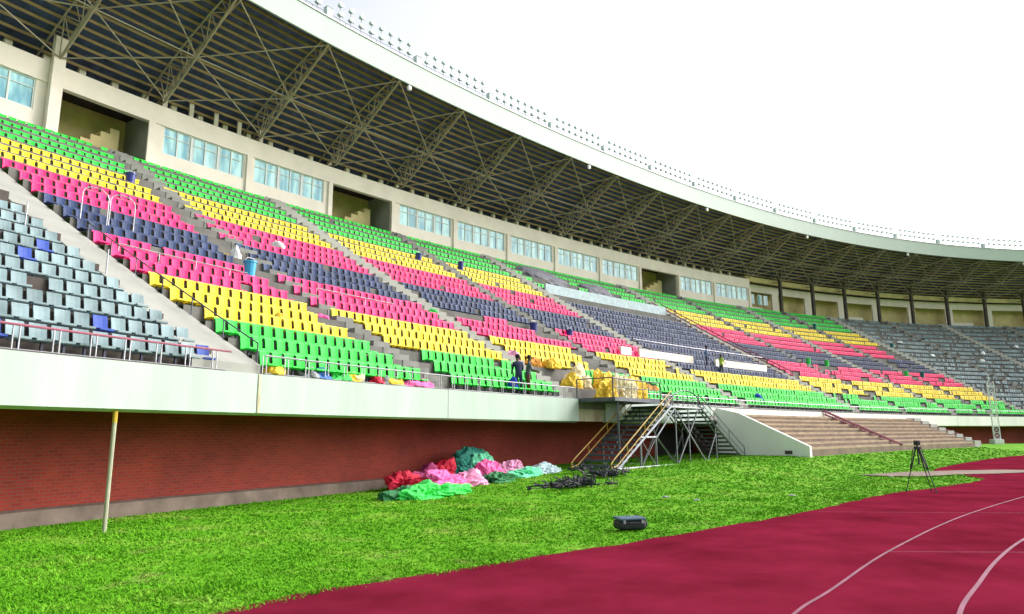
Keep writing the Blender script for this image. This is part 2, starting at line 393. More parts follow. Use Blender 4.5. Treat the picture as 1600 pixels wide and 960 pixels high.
# terrace (treads and risers as two materials in one mesh)
def terrace(a, b):
    mb = MB(); prof = [(0.02, 0.95)]
    for i in range(NROW):
        prof.append((dback(i - 1), tread(i))); prof.append((dback(i), tread(i)))
    prof.append((dback(NROW - 1), tread(NROW - 1) + 0.5)); prof.append((24.2, tread(NROW - 1) + 0.5))
    sweep(mb, prof, a, b, 1.0)
    return mb
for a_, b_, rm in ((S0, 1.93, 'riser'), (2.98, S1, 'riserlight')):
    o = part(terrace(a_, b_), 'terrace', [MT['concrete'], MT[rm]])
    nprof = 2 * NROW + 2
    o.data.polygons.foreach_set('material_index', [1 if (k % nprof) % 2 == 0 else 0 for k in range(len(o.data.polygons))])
# parapet slabs with joints, brick wall, soffit, plinth
mb = MB()
joints = [S0, -4.4, 2.78, 9.6, 17.05]
for a, b in zip(joints[:-1], joints[1:]):
    mb = MB(); sweep(mb, [(0, FT), (0, 0.49), (0.16, 0.44), (0.16, FT - 0.005)], a + 0.012, b - 0.012, 0.8, close=True); part(mb, 'parapet', MT['fascia'])
far = [19.0, 23.5, 28.3]
for a, b in zip(far[:-1], far[1:]):
    mb = MB(); sweep(mb, [(0, FT), (0, 0.49), (0.16, 0.44), (0.16, FT - 0.005)], a + 0.012, b - 0.012, 0.8, close=True); part(mb, 'parapet', MT['fascia'])
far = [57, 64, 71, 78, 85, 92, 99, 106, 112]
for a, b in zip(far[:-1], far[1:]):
    mb = MB(); sweep(mb, [(0, FT - .05), (0, 0.49), (0.16, 0.44), (0.16, FT - 0.055)], a + 0.02, b - 0.02, 0.8, close=True); part(mb, 'parapet', MT['shadelift'])
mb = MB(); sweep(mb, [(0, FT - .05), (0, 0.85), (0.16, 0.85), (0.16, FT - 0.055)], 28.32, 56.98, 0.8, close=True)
part(mb, 'parapet', MT['shadelift'])
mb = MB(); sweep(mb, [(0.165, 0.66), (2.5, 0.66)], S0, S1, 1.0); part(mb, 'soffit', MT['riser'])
mb = MB(); sweep(mb, [(2.40, 0.655), (2.40, -2.0)], S0, S1, 1.0); part(mb, 'brick_wall', MT['brick'])
mb = MB(); sweep(mb, [(2.02, -2.0), (2.02, -1.32), (2.39, -1.30)], S0, 16.5, 0.8, close=False)
part(mb, 'plinth', MT['plinth'])
mb = MB(); pbox_ = [(-.006, FT - .01), (-.006, .5), (-.002, .5), (-.002, FT - .01)]; sweep(mb, pbox_, 2.80, 2.86, .1, close=True)
MT['streak'] = mat('rust_streak', (0.40, 0.28, 0.14), 0.8, 0.3, 2.0, col2=(0.52, 0.50, 0.38))
part(mb, 'drain_stain', MT['streak'])
# rust-stained recess where the access platform enters
mb = MB(); sweep(mb, [(0.10, 1.0), (0.10, 0.49), (0.3, 0.49), (0.3, 1.0)], 17.06, 18.98, 0.5, close=True)
MT['rust'] = mat('rust_stained_panel', (0.24, 0.13, 0.04), 0.8, scale=1.1, col2=(0.62, 0.60, 0.48), stretch=(1, 1, .3), detail=7)
part(mb, 'stained_panel', MT['rust'])
mb = MB(); sweep(mb, [(-1.6, FT + 0.02), (-1.6, FT - .12), (0.3, FT - .12), (0.3, FT + 0.02)], 17.06, 20.6, 0.5, close=True)
part(mb, 'access_deck', MT['darksteel'])

# aisles: half steps
AISLES = [(16.1, 17.0), (31.95, 32.95), (47.2, 48.3), (63.6, 64.5), (76.3, 77.3), (91.3, 92.1)]
NARROW = [('a', (9.0, 9.7)), ('b', (24.4, 25.1)), ('c', (55.3, 55.9)), ('d', (70.0, 70.7)), ('e', (84.2, 84.8)), ('f', (99.0, 99.7))]
def aisle(a, b, m):
    mb = MB(); prof = [(-.0, tread(0) - .3)]; top = tread(0) + .012; prof = [(dback(-1) + .02, top)]
    for i in range(NROW):
        D0 = dback(i - 1) + (.02 if i == 0 else -.02); D1 = dback(i) - .02; t = tread(i) + .012; r = tread(i + 1) - tread(i)
        md = (D0 + D1) / 2
        if i: prof.append((D0, t))
        prof += [(md, t), (md, t + r / 2), (D1, t + r / 2)]
    prof.append((D1, tread(NROW) - .1)); prof.append((D1 + .5, tread(NROW) - 1)); prof.append((.3, FT - .6))
    sweep(mb, prof, a, b, 0.5, close=True); part(mb, 'aisle_stairs', m)
for a, b in AISLES: aisle(a, b, MT['ramp'])
for _, (a, b) in NARROW: aisle(a, b, MT['concrete'])
# pale solid ramp between the grey and the coloured seats
mb = MB()
ds_ = [0.17, 1, 2, 3, 4, 6, 8, 10, 12, 14, 16, 18, 20.6]; vs = []
for d in ds_:
    sl = float(np.interp(d, [0, 1.5, 4, 10, 20], [1.2, 1.65, 1.9, 1.95, 1.95])); sr_ = float(np.interp(d, [0, 20], [2.98, 2.92]))
    for h_ in (rake(d) + .12, rake(d) - .9):
        vs += [P(sl, d, h_), P(sr_, d, h_)]
n_ = len(ds_); fs = []
for k in range(n_ - 1):
    a_ = 4 * k; b_ = 4 * (k + 1)
    fs += [(a_, a_ + 1, b_ + 1, b_), (a_ + 2, b_ + 2, b_ + 3, a_ + 3), (a_, b_, b_ + 2, a_ + 2), (a_ + 1, a_ + 3, b_ + 3, b_ + 1)]
fs += [(0, 2, 3, 1), (4 * n_ - 4, 4 * n_ - 3, 4 * n_ - 1, 4 * n_ - 2)]
mb.add(vs, fs); part(mb, 'ramp', MT['ramp'])

# press-box wall, piers, windows
DW = 21.47; HB, HT = 13.6, 17.36
def pbox(mb, s0, s1, d0, d1, h0, h1, step=1.0):
    sweep(mb, [(d0, h1), (d0, h0), (d1, h0), (d1, h1)], s0, s1, step, close=True)
WIN = [(3.2, 6.4, 2), (11.2, 15.05, 3), (15.6, 19.75, 3), (25.2, 29.5, 3), (30.1, 34.6, 3), (35.3, 39.8, 3), (40.5, 45.2, 3), (45.9, 50.4, 3), (56.25, 60.6, 3), (61.25, 65.7, 3)]
solid = [(-9, 6.95), (10.65, 20.2), (24.6, 50.95), (55.8, 66.0)]
mb = MB()
for a, b in solid:
    pbox(mb, a, b, DW, DW + .25, HB, 14.8)
mb2 = MB(); pbox(mb2, -9, 66.0, DW - .06, DW + .27, 16.3, HT)
edges = []
prev = None
for a, b in solid:
    ws = [q for q in WIN if q[0] >= a and q[1] <= b]
    x = a
    for q in ws:
        pbox(mb, x, q[0], DW, DW + .25, 14.8, 16.3, 0.5); x = q[1]
    pbox(mb, x, b, DW, DW + .25, 14.8, 16.3, 0.5)
part(mb, 'press_box_wall', MT['cream']); part(mb2, 'wall_lintel', MT['cream'])
mb = MB()
for s in (6.95, 10.65, 15.3, 20.15, 24.65, 29.8, 34.95, 40.15, 45.55, 50.7, 56.0, 60.95, 65.95):
    mb = MB(); pbox(mb, s - .13, s + .13, DW - .12, DW - .0005, HB, 16.295, 0.3); part(mb, 'pier', MT['cream'])
for a, b, nb in WIN:
    fr = MB()
    pbox(fr, a, b, DW + .05, DW + .12, 16.24, 16.298, 0.6); pbox(fr, a, b, DW + .05, DW + .12, 14.802, 14.86, 0.6)
    for k in range(nb * 2 + 1):
        s = a + (b - a) * k / (nb * 2); wd = 0.03 if k % 2 else 0.05
        pbox(fr, max(a, s - wd), min(b, s + wd), DW + .04, DW + .115, 14.86, 16.24, 0.3)
    pbox(fr, a, b, DW + .05, DW + .11, 15.8, 15.84, 0.6)
    wo = part(fr, 'window', MT['white'])
    pn = MB(); sweep(pn, [(DW + .09, 16.26), (DW + .09, 14.83)], a, b, 0.6); q = pn.build('pane', MT['pane'], wo)
    for k in range(nb - 1 if nb > 1 else 1):
        s = a + (b - a) * (k + 1) / nb; cu = MB(); pbox(cu, s - .17, s + .15, DW + .085, DW + .088, 14.87, 16.23, 0.3); cu.build('curtain', MT['heap_white'], wo)
# open bays with their recess
for a, b in ((6.95, 10.65), (20.2, 24.6), (50.95, 55.8)):
    mb = MB()
    sweep(mb, [(24.3, 12.6), (24.3, 17.3)], a, b, 1.0)
    part(mb, 'recess_wall', MT['ochre'])
    mb = MB()
    pbox(mb, a - .12, a, DW + .26, 24.3, 12.6, 17.3, .3); part(mb, 'recess_side', MT['greywall']); mb = MB(); pbox(mb, b, b + .12, DW + .26, 24.3, 12.6, 17.3, .3); part(mb, 'recess_side', MT['greywall'])
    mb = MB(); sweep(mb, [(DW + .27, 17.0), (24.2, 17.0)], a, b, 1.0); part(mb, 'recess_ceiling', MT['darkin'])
    mb = MB()                                   # flight of stairs going up inside
    for k in range(7):
        pbox(mb, a + .5 + (b - a - 1.2) * k / 7, a + .5 + (b - a - 1.2) * (k + 1) / 7, 22.9, 24.2, 12.9, 13.9 + .32 * k, .5)
    part(mb, 'inner_stairs', MT['ochre'])
# upper wall set back above the press box, in the shade of the roof
mb = MB(); sweep(mb, [(22.9, 17.3), (22.9, 17.9)], S0, 66, 1.5); sweep(mb, [(22.2, 17.35), (22.2, 17.75)], 11.2, 16.6, 1); sweep(mb, [(22.2, 18.6), (22.2, 19.1)], 11.2, 16.6, 1); sweep(mb, [(DW - .05, HT), (22.9, HT + .01)], S0, 66, 1.5)
for k in range(60):
    s = -8 + k * 1.25
    if s < 65.5: mq = MB(); pbox(mq, s - .12, s + .12, 22.6, 22.88, 17.37, 19.2, .3); part(mq, 'upper_post', MT['cream'])
part(mb, 'upper_wall', MT['cream'])
for s in (11.4, 12.6, 13.8, 15.0, 16.2):
    mb = MB(); pbox(mb, s - .1, s + .1, 22.1, 22.19, 17.37, 19.0, .3); part(mb, 'upper_post', MT['cream'])
mb = MB(); sweep(mb, [(24.6, 11), (24.6, 20.5)], S0, S1, 1.5); part(mb, 'rear_wall', MT['greywall'])
# open gallery beyond the press box: back wall with openings and front columns
mb = MB()
HG = lambda s: 13.6 + 0.0 * s
for k in range(10):
    a = 66.0 + 4.62 * k; b = a + 4.62
    if a > 111: break
    c1 = a + 1.0 if k else a + .3
    pbox(mb, a, a + .9, 22.9, 23.1, 12.8, 17.3, .5); pbox(mb, a + .9, b, 22.9, 23.1, 16.4, 17.3, .6)
    pbox(mb, a + .9, a + 3.2, 22.9, 23.1, 12.8, 14.6, .6) if k % 3 == 0 else None
part(mb, 'gallery_wall', MT['cream'])
mb = MB(); sweep(mb, [(24.3, 12.6), (24.3, 17.4)], 66.05, S1, 1.5); part(mb, 'recess_wall', MT['ochre'])
mb = MB(); pbox(mb, 66.05, S1, 22.0, 22.3, 17.35, 17.9, 1.5); part(mb, 'gallery_beam', MT['ochre'])
for s0_ in (67.4, 68.5, 69.3):
    fr = MB(); pbox(fr, s0_, s0_ + .62, 22.84, 22.89, 14.9, 16.1, .3); wo = part(fr, 'window', MT['white'])
    pn = MB(); pbox(pn, s0_ + .06, s0_ + .56, 22.82, 22.838, 14.96, 16.04, .3); pn.build('pane', MT['pane'], wo)
TR = [-4.2, 1.0, 6.95, 11.0, 15.7, 20.3, 25.2, 30.3, 35.6, 41.0, 46.4, 51.5, 56.3, 61.0, 65.8, 70.2, 74.8, 79.3, 83.85, 88.3, 92.75, 97.3, 101.8, 106.4, 111]
for s in [6.95] + [x for x in TR if x > 66]:
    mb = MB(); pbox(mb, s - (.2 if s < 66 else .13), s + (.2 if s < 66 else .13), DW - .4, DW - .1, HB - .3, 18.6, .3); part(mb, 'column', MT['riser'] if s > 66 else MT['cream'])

# ------------------------------------------------------------------ roof
DR, HR, HRU = 14.82, 21.27, 22.757
def hroof(d): return 21.62 - (d - DR) * 0.28 - 0.02 * (d - DR) ** 2
mb = MB(); ss = srange(S0, S1, 0.35)        # corrugated sheet
n2 = 14; vs = []
for i, s in enumerate(ss):
    for j in range(n2 + 1):
        d = DR + .05 + (25.3 - DR) * j / n2; vs.append(P(s, d, hroof(d) + 0.09 + (0.035 if i % 2 else 0)))
mb.add(vs, [(i * (n2 + 1) + j, (i + 1) * (n2 + 1) + j, (i + 1) * (n2 + 1) + j + 1, i * (n2 + 1) + j + 1) for i in range(len(ss) - 1) for j in range(n2)])
part(mb, 'roof_sheet', MT['roof'])
mb = MB(); sweep(mb, [(DR - .02, HRU), (DR, HR), (DR + .12, HR), (DR + .12, HRU)], S0, S1, 0.7, close=True); part(mb, 'roof_fascia', MT['rooffascia'])
mb = MB(); sweep(mb, [(DR - .07, HRU + .07), (DR - .07, HRU + .001), (DR + .16, HRU + .001), (DR + .16, HRU + .07)], S0, S1, 0.7, close=True); part(mb, 'roof_edge_trim', MT['railgrey'])
for k in range(20):
    d = DR + .6 + 0.47 * k; h = hroof(d) - .06
    mb = MB(); sweep(mb, [(d - .022, h + .1), (d - .022, h - .05), (d + .022, h - .05), (d + .022, h + .1)], S0, S1, 1.0, close=True)
    part(mb, 'purlin', MT['purlin'])
def hbot(d):                                 # lower chord
    t = (DW - .3 - d) / (DW - .3 - DR); return 17.5 + (HR + .05 - 17.5) * (t ** 1.05)
def htop(d): return hroof(d) - .18
for s in TR:
    mb = MB(); n = 7; ds = [DR + .1 + (DW - .3 - DR - .1) * k / n for k in range(n + 1)]
    lo = [P(s, d, hbot(d)) for d in ds]
    hi = [P(s - .28, d, max(htop(d), hbot(d) + .05)) for d in ds]; hj = [P(s + .28, d, max(htop(d), hbot(d) + .05)) for d in ds]
    r = .048 * U
    mb.path(lo, r * 1.35); mb.path(hi, r); mb.path(hj, r)
    for k in range(n):
        a, b = (k, k + 1) if k % 2 else (k + 1, k)
        mb.bar(lo[a], hi[b], r * .6, 5); mb.bar(lo[a], hj[b], r * .6, 5)
        mb.bar(hi[k + 1], hj[k + 1], r * .5, 4); mb.bar(lo[k + 1], hi[k + 1], r * .5, 4); mb.bar(lo[k + 1], hj[k + 1], r * .5, 4)
    e = [P(s + q, 23.2, htop(23.2)) for q in (-.28, .28)]
    mb.bar(hi[-1], e[0], r); mb.bar(hj[-1], e[1], r); mb.bar(lo[-1], P(s, 22.9, 17.6), r)
    mb.bar(lo[-1], e[0], r * .7); mb.bar(lo[-1], e[1], r * .7)
    part(mb, 'truss', MT['truss'])
for a, b in zip(TR[:-1], TR[1:]):
    mb = MB(); r = .036 * U; dm = (DR + DW) / 2 + .2
    e0 = P(a, DR + .15, hbot(DR + .15)); e1 = P(b, DR + .15, hbot(DR + .15)); m0 = P(a, dm, hbot(dm)); m1 = P(b, dm, hbot(dm)); w0 = P(a, DW - .4, hbot(DW - .4)); w1 = P(b, DW - .4, hbot(DW - .4))
    mb.bar(e0, m1, r); mb.bar(m0, e1, r); mb.bar(m0, w1, r); mb.bar(w0, m1, r); mb.bar(m0, m1, r)
    part(mb, 'brace', MT['truss'])

# ------------------------------------------------------------------ guard rail along the parapet
def rail_run(a, b, d, hbase, hgt, step, mtop, mpost, name='guard_rail', mid=True, twin=True, r=0.018):
    mb = MB(); s = a
    while s <= b:
        for o_ in ((-.05, .05) if twin else (0,)):
            mb.bar(P(s + o_, d, hbase), P(s + o_, d, hbase + hgt), r, 5)
        s += step
    mb.path([P(q, d, hbase + .03) for q in srange(a, b, .8)], r * .8, 5)
    if mid:
        mb.path([P(q, d, hbase + hgt * .5) for q in srange(a, b, 1)], r * .8, 5)
    rl = part(mb, name, mpost)
    mt = MB(); mt.path([P(q, d, hbase + hgt) for q in srange(a, b, .8)], r * 1.5, 6); mt.build('top_rail', mtop, rl)
    return rl
for x, y, m in ((S0, 2.1, 'railred'), (3.0, 16.9, 'railgrey'), (20.8, 56, 'railgrey'), (56.4, 111, 'railgrey')):
    rail_run(x, y, .08, FT if x < 28 else FT - .05, .42 if x < 28 else .5, .63 if x < 56 else .9, MT[m], MT['railgrey'], mid=x > 3, twin=x < 16)
# rails inside the seating: lower red band, hoops, ramp handrails
for a, b in ((3.3, 7.2), (9.9, 13.5)):
    rail_run(a, b, 6.55, tread(7), .62, 1.1, MT['railgrey'], MT['railgrey'], twin=False)
mb = MB()
for off in (2.98,):
    pts = [P(off, d, rake(d) + .55) for d in (0.3, 2, 4, 6, 7.5)]
    mb.path(pts, .022)
    for d in (0.3, 1.5, 2.7, 3.9, 5.1, 6.3, 7.5): mb.bar(P(off, d, rake(d) - .3), P(off, d, rake(d) + .55), .02)
part(mb, 'ramp_handrail', MT['darksteel'])
mb = MB()
for s, d in ((1.4, 7.2), (2.0, 4.6), (0.9, 9.4)):
    mb = MB(); mb.bar(P(s, d, rake(d) - .3), P(s, d, rake(d) + .75), .022); part(mb, 'seating_post', MT['railgrey'])
for s in (3.45, 4.2):
    mb = MB(); z = rake(9.2); pts = [P(s, 9.0, z - .3), P(s, 9.0, z + .95)] + [P(s + .35 - .35 * math.cos(t), 9.0, z + .95 + .25 * math.sin(t)) for t in (.5, 1, 1.57, 2.1, 2.6, 3.14)] + [P(s + .7, 9.0, z - .3)]
    mb.path(pts, .024); part(mb, 'hoop_rail', MT['railgrey'])
# maroon stair rails at the reserved block
for off in (47.1, 48.35):
    mb = MB(); ds_ = [5, 7, 9, 11, 13, 15, 17]
    mb.path([P(off, d, rake(d) + .55) for d in ds_], .05); mb.path([P(off, d, rake(d) + .25) for d in ds_], .03)
    for d in np.arange(5, 17, 1.0): mb.bar(P(off, d, rake(d) - .2), P(off, d, rake(d) + .55), .025)
    part(mb, 'stair_rail', MT['railmaroon'])
# cream front wall of the reserved block
mb = MB()
for a, b in ((28.6, 29.6), (30.4, 36.2), (38.9, 45.6)):
    mb = MB(); pbox(mb, a, b, 5.5, 5.7, rake(5.5) - .6, rake(5.5) + .62, .6); part(mb, 'low_wall', MT['cream'])
mb = MB(); pts = [P(s, 6.0, rake(6) + 1.0) for s in srange(30.5, 46, 1)]; mb.path(pts, .025)
for s in np.arange(30.5, 46, .9): mb.bar(P(s, 6.0, rake(6)), P(s, 6.0, rake(6) + 1.0), .02)
part(mb, 'box_rail', MT['railgrey'])
# pale walkway strip at the top of the reserved block
mb = MB(); pbox(mb, 33.1, 47.0, 15.4, 15.55, rake(15.4) - .5, rake(15.4) + .85, .8); part(mb, 'low_wall', MT['tarp_pale'])

# ------------------------------------------------------------------ lower bleachers at pitch level, side wall, end stairs
mb = MB(); nb = 8; D0 = -4.4; Hh = .86; Hl = -1.02
prof = [(D0, -1.6)]
for k in range(nb):
    h = Hl + (Hh - Hl) * (k + 1) / nb; prof += [(D0 + (0 - D0) * k / nb, h), (D0 + (0 - D0) * (k + 1) / nb, h)]
sweep(mb, prof, 29.3, 55.2, 1.0); o = part(mb, 'bleacher_steps', [MT['bench'], MT['stepface']])
o.data.polygons.foreach_set('material_index', [1 if (k % (2 * nb)) % 2 == 0 else 0 for k in range(len(o.data.polygons))])
for k in range(nb):
    mb = MB(); h = Hl + (Hh - Hl) * (k + 1) / nb; d = D0 + (0 - D0) * k / nb
    pbox(mb, 29.4, 42.0, d + .02, d + .24, h + .003, h + .1, 1.2); part(mb, 'bench', MT['bench']); mb = MB(); pbox(mb, 42.6, 55, d + .02, d + .24, h + .003, h + .1, 1.2); part(mb, 'bench', MT['bench'])
mb = MB()
def wallpoly(mb, s, w_, pts):
    vs = [P(s - w_ / 2, d, h) for d, h in pts] + [P(s + w_ / 2, d, h) for d, h in pts]; n = len(pts)
    mb.add(vs, [tuple(range(n)), tuple(range(n, 2 * n))[::-1]] + [(i, (i + 1) % n, n + (i + 1) % n, n + i) for i in range(n)])
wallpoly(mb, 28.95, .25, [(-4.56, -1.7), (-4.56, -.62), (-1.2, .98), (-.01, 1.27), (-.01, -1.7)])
sw = part(mb, 'side_wall', MT['shadelift'])
mb = MB(); pbox(mb, 28.80, 28.822, -3.75, -3.4, -.98, -.82, .2); mb.build('vent', MT['riser'], sw)
mb = MB()
for k in range(nb * 1):
    h = Hl + (Hh - Hl) * (k + 1) / nb; d = D0 + (0 - D0) * k / nb
    pbox(mb, 55.25, 56.4, d, 0 if k == nb - 1 else .0, -1.6, h + .16, .5)
part(mb, 'end_stairs', MT['ramp'])
mb = MB(); pts = [(D0 + .1, Hl + .35), (0, Hh + .5)]
for s in (42.1, 42.45):
    mb.bar(P(s, pts[0][0], pts[0][1]), P(s, pts[1][0], pts[1][1]), .05); mb.bar(P(s, pts[0][0], pts[0][1] - .2), P(s, pts[1][0], pts[1][1] - .2), .04)
    for k in range(8): t = k / 7; d = pts[0][0] * (1 - t) + pts[1][0] * t; h = pts[0][1] * (1 - t) + pts[1][1] * t; mb.bar(P(s, d, h - .5), P(s, d, h), .03)
part(mb, 'stair_rail', MT['railmaroon'])
mb = MB(); mb.bar(P(56.6, -3.0, -.2), P(56.6, 0, 1.0), .06); mb.bar(P(56.6, -3.0, -.4), P(56.6, 0, .8), .04); mb.bar(P(56.6, -3, -1.3), P(56.6, -3, -.2), .04)
part(mb, 'stair_rail', MT['railmaroon'])
# yellow-topped prop under the parapet, dark openings
mb = MB(); mb.bar(P(-.28, .1, -1.62), P(-.28, .1, .25), .045, 8); q = part(mb, 'parapet_prop', MT['polepaint'])
mb = MB(); mb.bar(P(-.28, .1, .2505), P(-.28, .1, .46), .05, 8); mb.build('prop_head', MT['poleyellow'], q)
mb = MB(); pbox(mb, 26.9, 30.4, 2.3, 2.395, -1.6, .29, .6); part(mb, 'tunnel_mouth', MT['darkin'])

# ------------------------------------------------------------------ seats
def seat_meshes(col, blocky=False):
    back = MB()
    wt, wb = (.212, .160) if not blocky else (.178, .178)
    zb, zm, ztop = (.27, .66, .72) if not blocky else (.33, .60, .64)
    # curved panel of 3 columns
    for (x0, x1) in ((-1, -.33), (-.33, .33), (.33, 1)):
        def pt(x, z, w_, y): return (x * w_, y - .02 * (1 - x * x) * -1, z)
        rows = [(zb, wb, .12), (.45, wb, .14), (zm, wb * 1.03, .17), (zm + .008, wt, .172), (ztop, wt, .19)]
        vs = []
        for z, w_, y in rows: vs += [pt(x0, z, w_, y), pt(x1, z, w_, y)]
        for z, w_, y in rows[::-1]: vs += [pt(x0, z - .004, w_, y + .035), pt(x1, z - .004, w_, y + .035)]
        n = len(vs) // 2
        back.add(vs, [(2 * i, 2 * i + 1, 2 * ((i + 1) % n) + 1, 2 * ((i + 1) % n)) for i in range(n)])
    pan = MB()
    vs = []
    ps = .72 if blocky else 1.0
    for z, w_, y in ((.30, .185, -.245), (.255, .18, -.25), (.235, .17, -.22), (.22, .16, .13), (.27, .165, .15), (.275, .18, -.2)):
        vs += [(-w_ * (.95 if blocky else 1), y * ps + (.03 if blocky else 0), z), (w_ * (.95 if blocky else 1), y * ps + (.03 if blocky else 0), z)]
    n = 6
    pan.add(vs, [(2 * i, 2 * ((i + 1) % n), 2 * ((i + 1) % n) + 1, 2 * i + 1) for i in range(n)] + [tuple(range(0, 12, 2)), tuple(range(1, 12, 2))[::-1]])
    br = MB(); br.box((0, -.02, .11), (.05, .05, .218)); br.box((0, .0, .012), (.14, .16, .02))
    return back, pan, br
LOD = {}
for c in ('green', 'yellow', 'red', 'dark', 'grey', 'blue'):
    b_, p_, k_ = seat_meshes(c, c in ('grey', 'blue'))
    full = MB()
    for q in (b_, p_): full.add(q.v, q.f)
    nk = len(full.f); full.add(k_.v, k_.f)
    fm = full.mesh('seat_whole', [MT[c], MT['bracket']]); fm.polygons.foreach_set('material_index', [0] * nk + [1] * (len(full.f) - nk))
    LOD[c] = dict(back=b_.mesh('backrest', MT[c]), pan=p_.mesh('seat', MT[c]), br=k_.mesh('bracket', MT['bracket']), whole=fm, nv=np.array(full.v), f=full.f, nk=nk)

PITCH_S = 0.36
BLOCKS = [(S0 + .3, 1.98, 'grey', 'left of the pale ramp', -1),
          (3.05, 8.95, 'c', 'right of the pale ramp', 1), (9.75, 16.05, 'c', 'past the first narrow aisle', 1),
          (17.05, 24.35, 'c', 'beyond the first wide aisle', 1), (25.15, 31.9, 'c', 'past the second narrow aisle', 1),
          (33.0, 47.05, 'vip', 'inside the big reserved block', 1), (48.4, 55.2, 'c', 'beyond the maroon stair rail', 1),
          (56.0, 63.5, 'c', 'past the far narrow aisle', 1), (64.6, 69.95, 'c', 'beyond the far wide aisle', 1),
          (70.8, 76.2, 'c', 'in the last coloured block', 1), (77.4, 84.1, 'far', 'in the first far grey block', 1),
          (84.9, 91.2, 'far', 'in the second far grey block', 1), (92.2, 98.9, 'far', 'in the third far grey block', 1), (99.8, 108, 'far', 'in the last far grey block', 1)]
BAND = ['green'] * 3 + ['yellow'] * 3 + ['red'] * 3 + ['dark'] * 3 + ['red'] * 3 + ['yellow'] * 3 + ['green'] * 4
seats = []
def nz(a, b, c=0): return noise.noise(Vector((a, b, c)))
for bi, (a, b, kind, where, dr) in enumerate(BLOCKS):
    for i in range(NROW):
        d = dback(i) - .2; aa, bb = a, b
        if kind == 'c':
            # edges of the narrow aisles lean a little
            if bi == 0: bb = float(np.interp(d, [0, 1.5, 4, 10, 20], [1.05, 1.5, 1.8, 1.87, 1.87]))
            if bi in (1,): bb = float(np.interp(d, [0, 3, 8, 21], [8.9, 8.3, 7.9, 8.95]))
            if bi in (2,): aa = float(np.interp(d, [0, 3, 8, 21], [9.3, 9.0, 8.8, 9.6]))
        step = PITCH_S / (1 + d * float(np.interp((aa + bb) / 2, SK, KK)))
        n = int((bb - aa) / step); off = ((bb - aa) - n * step) / 2
        lst = []
        for k in range(n):
            s = aa + off + (k + .5) * step
            c = BAND[i]
            if kind in ('grey', 'far'): c = 'grey'
            if kind == 'vip':
                if 5 <= i <= 14: c = 'dark'
                elif i in (15, 16): continue
                elif i >= 17:
                    c = 'green'
                    if s < 39 and i < 20 and s > 34: continue
                    if 41 < s < 44 and i < 19: continue
            if kind == 'grey':
                r_ = random.random()
                if r_ < .07: c = 'blue'
                if random.random() < .05: continue
            if kind == 'far' and random.random() < .22: continue
            # gaps seen in the photograph
            if bi == 1 and i in (4, 5) and s > 8.0: continue
            if bi == 2 and i in (3, 4) and s < 9.9: continue
            if bi == 2 and i == 2 and s < 10.6: continue
            if bi == 2 and i in (0, 1) and s < 10.2: continue
            if bi == 3 and i == 8 and not (20.0 < s < 21.6): continue
            if bi == 3 and i == 7 and s > 22.5: continue
            if bi == 3 and i in (3, 4, 5) and s > 23.2 - .5 * (5 - i): continue
            if bi == 3 and i < 3 and s < 19.3 + .4 * i: continue
            if bi == 4 and i in (2, 3, 4) and nz(s * .5, i, 2) > .28: continue
            if bi == 9 and i in (12, 13, 14) and s > 74.5: continue
            if bi == 9 and i in (9, 10, 11) and s < 72.2: continue
            if bi >= 6 and kind == 'c' and i < 9 and nz(s * .45, i * 2.3, bi) > .33: continue
            if kind == 'c' and random.random() < .012: continue
            lst.append((s, c))
        ordn = list(reversed(lst)) if dr < 0 else lst
        for q, (s, c) in enumerate(ordn):
            p = P(s, d, tread(i)); seats.append([p, s, c, i, bi, q])

ONES = ['first', 'second', 'third', 'fourth', 'fifth', 'sixth', 'seventh', 'eighth', 'ninth', 'tenth', 'eleventh', 'twelfth', 'thirteenth', 'fourteenth', 'fifteenth', 'sixteenth', 'seventeenth', 'eighteenth', 'nineteenth']
TENS = {2: 'twent', 3: 'thirt', 4: 'fort', 5: 'fift'}
def ordinal(n):
    if n < 20: return ONES[n - 1]
    t, r = divmod(n, 10)
    return TENS[t] + ('ieth' if r == 0 else 'y-' + ONES[r - 1])
def rowphrase(i, c, vip=False):
    if c in ('grey', 'blue'): return ordinal(i + 1) + ' row above the parapet'
    bands = [(0, 3, 'front green band'), (3, 6, 'front yellow band'), (6, 9, 'lower red band'), (9, 12, 'dark band'), (12, 15, 'upper red band'), (15, 18, 'upper yellow band'), (18, 22, 'back green band')]
    if vip and c == 'dark': return ordinal(i - 4) + ' dark row'
    for a, b, t in bands:
        if a <= i < b:
            r = i - a; nm = ['bottom', 'middle', 'top'][r] if b - a == 3 else ['bottom', 'second', 'third', 'top'][r]
            return nm + ' row of ' + t
NAMES = dict(green='bright green', yellow='yellow', red='red', dark='dark navy', grey='pale grey', blue='blue')
vis = []; rest = []
for q in seats:
    pr = project(q[0] + Vector((0, 0, .4)))
    ok = pr is not None and 0 < pr[0] < 1600 and 0 < pr[1] < 960
    (vis if ok else rest).append((pr[2] if pr else 999, q))
vis.sort(key=lambda t: t[0])
for dist, (p, s, c, i, bi, k) in vis[:300]:
    lab = '%s seat, %s %s, %s' % (NAMES[c], ordinal(k + 1), BLOCKS[bi][3], rowphrase(i, c, bi == 5))
    o = empty('stadium_seat', p, zrot(s) + random.uniform(-.03, .03))
    for nm, me in (('backrest', 'back'), ('seat', 'pan'), ('bracket', 'br')):
        ch = bpy.data.objects.new(nm, LOD[c][me]); COL.objects.link(ch); ch.parent = o
    tag(o, lab, 'seat', 'plastic seats of the grandstand')
rest += vis[300:]
SM = ['green', 'yellow', 'red', 'dark', 'grey', 'blue']
F = LOD['green']['f']; vv = []; ff = []; mi = []; o_ = 0
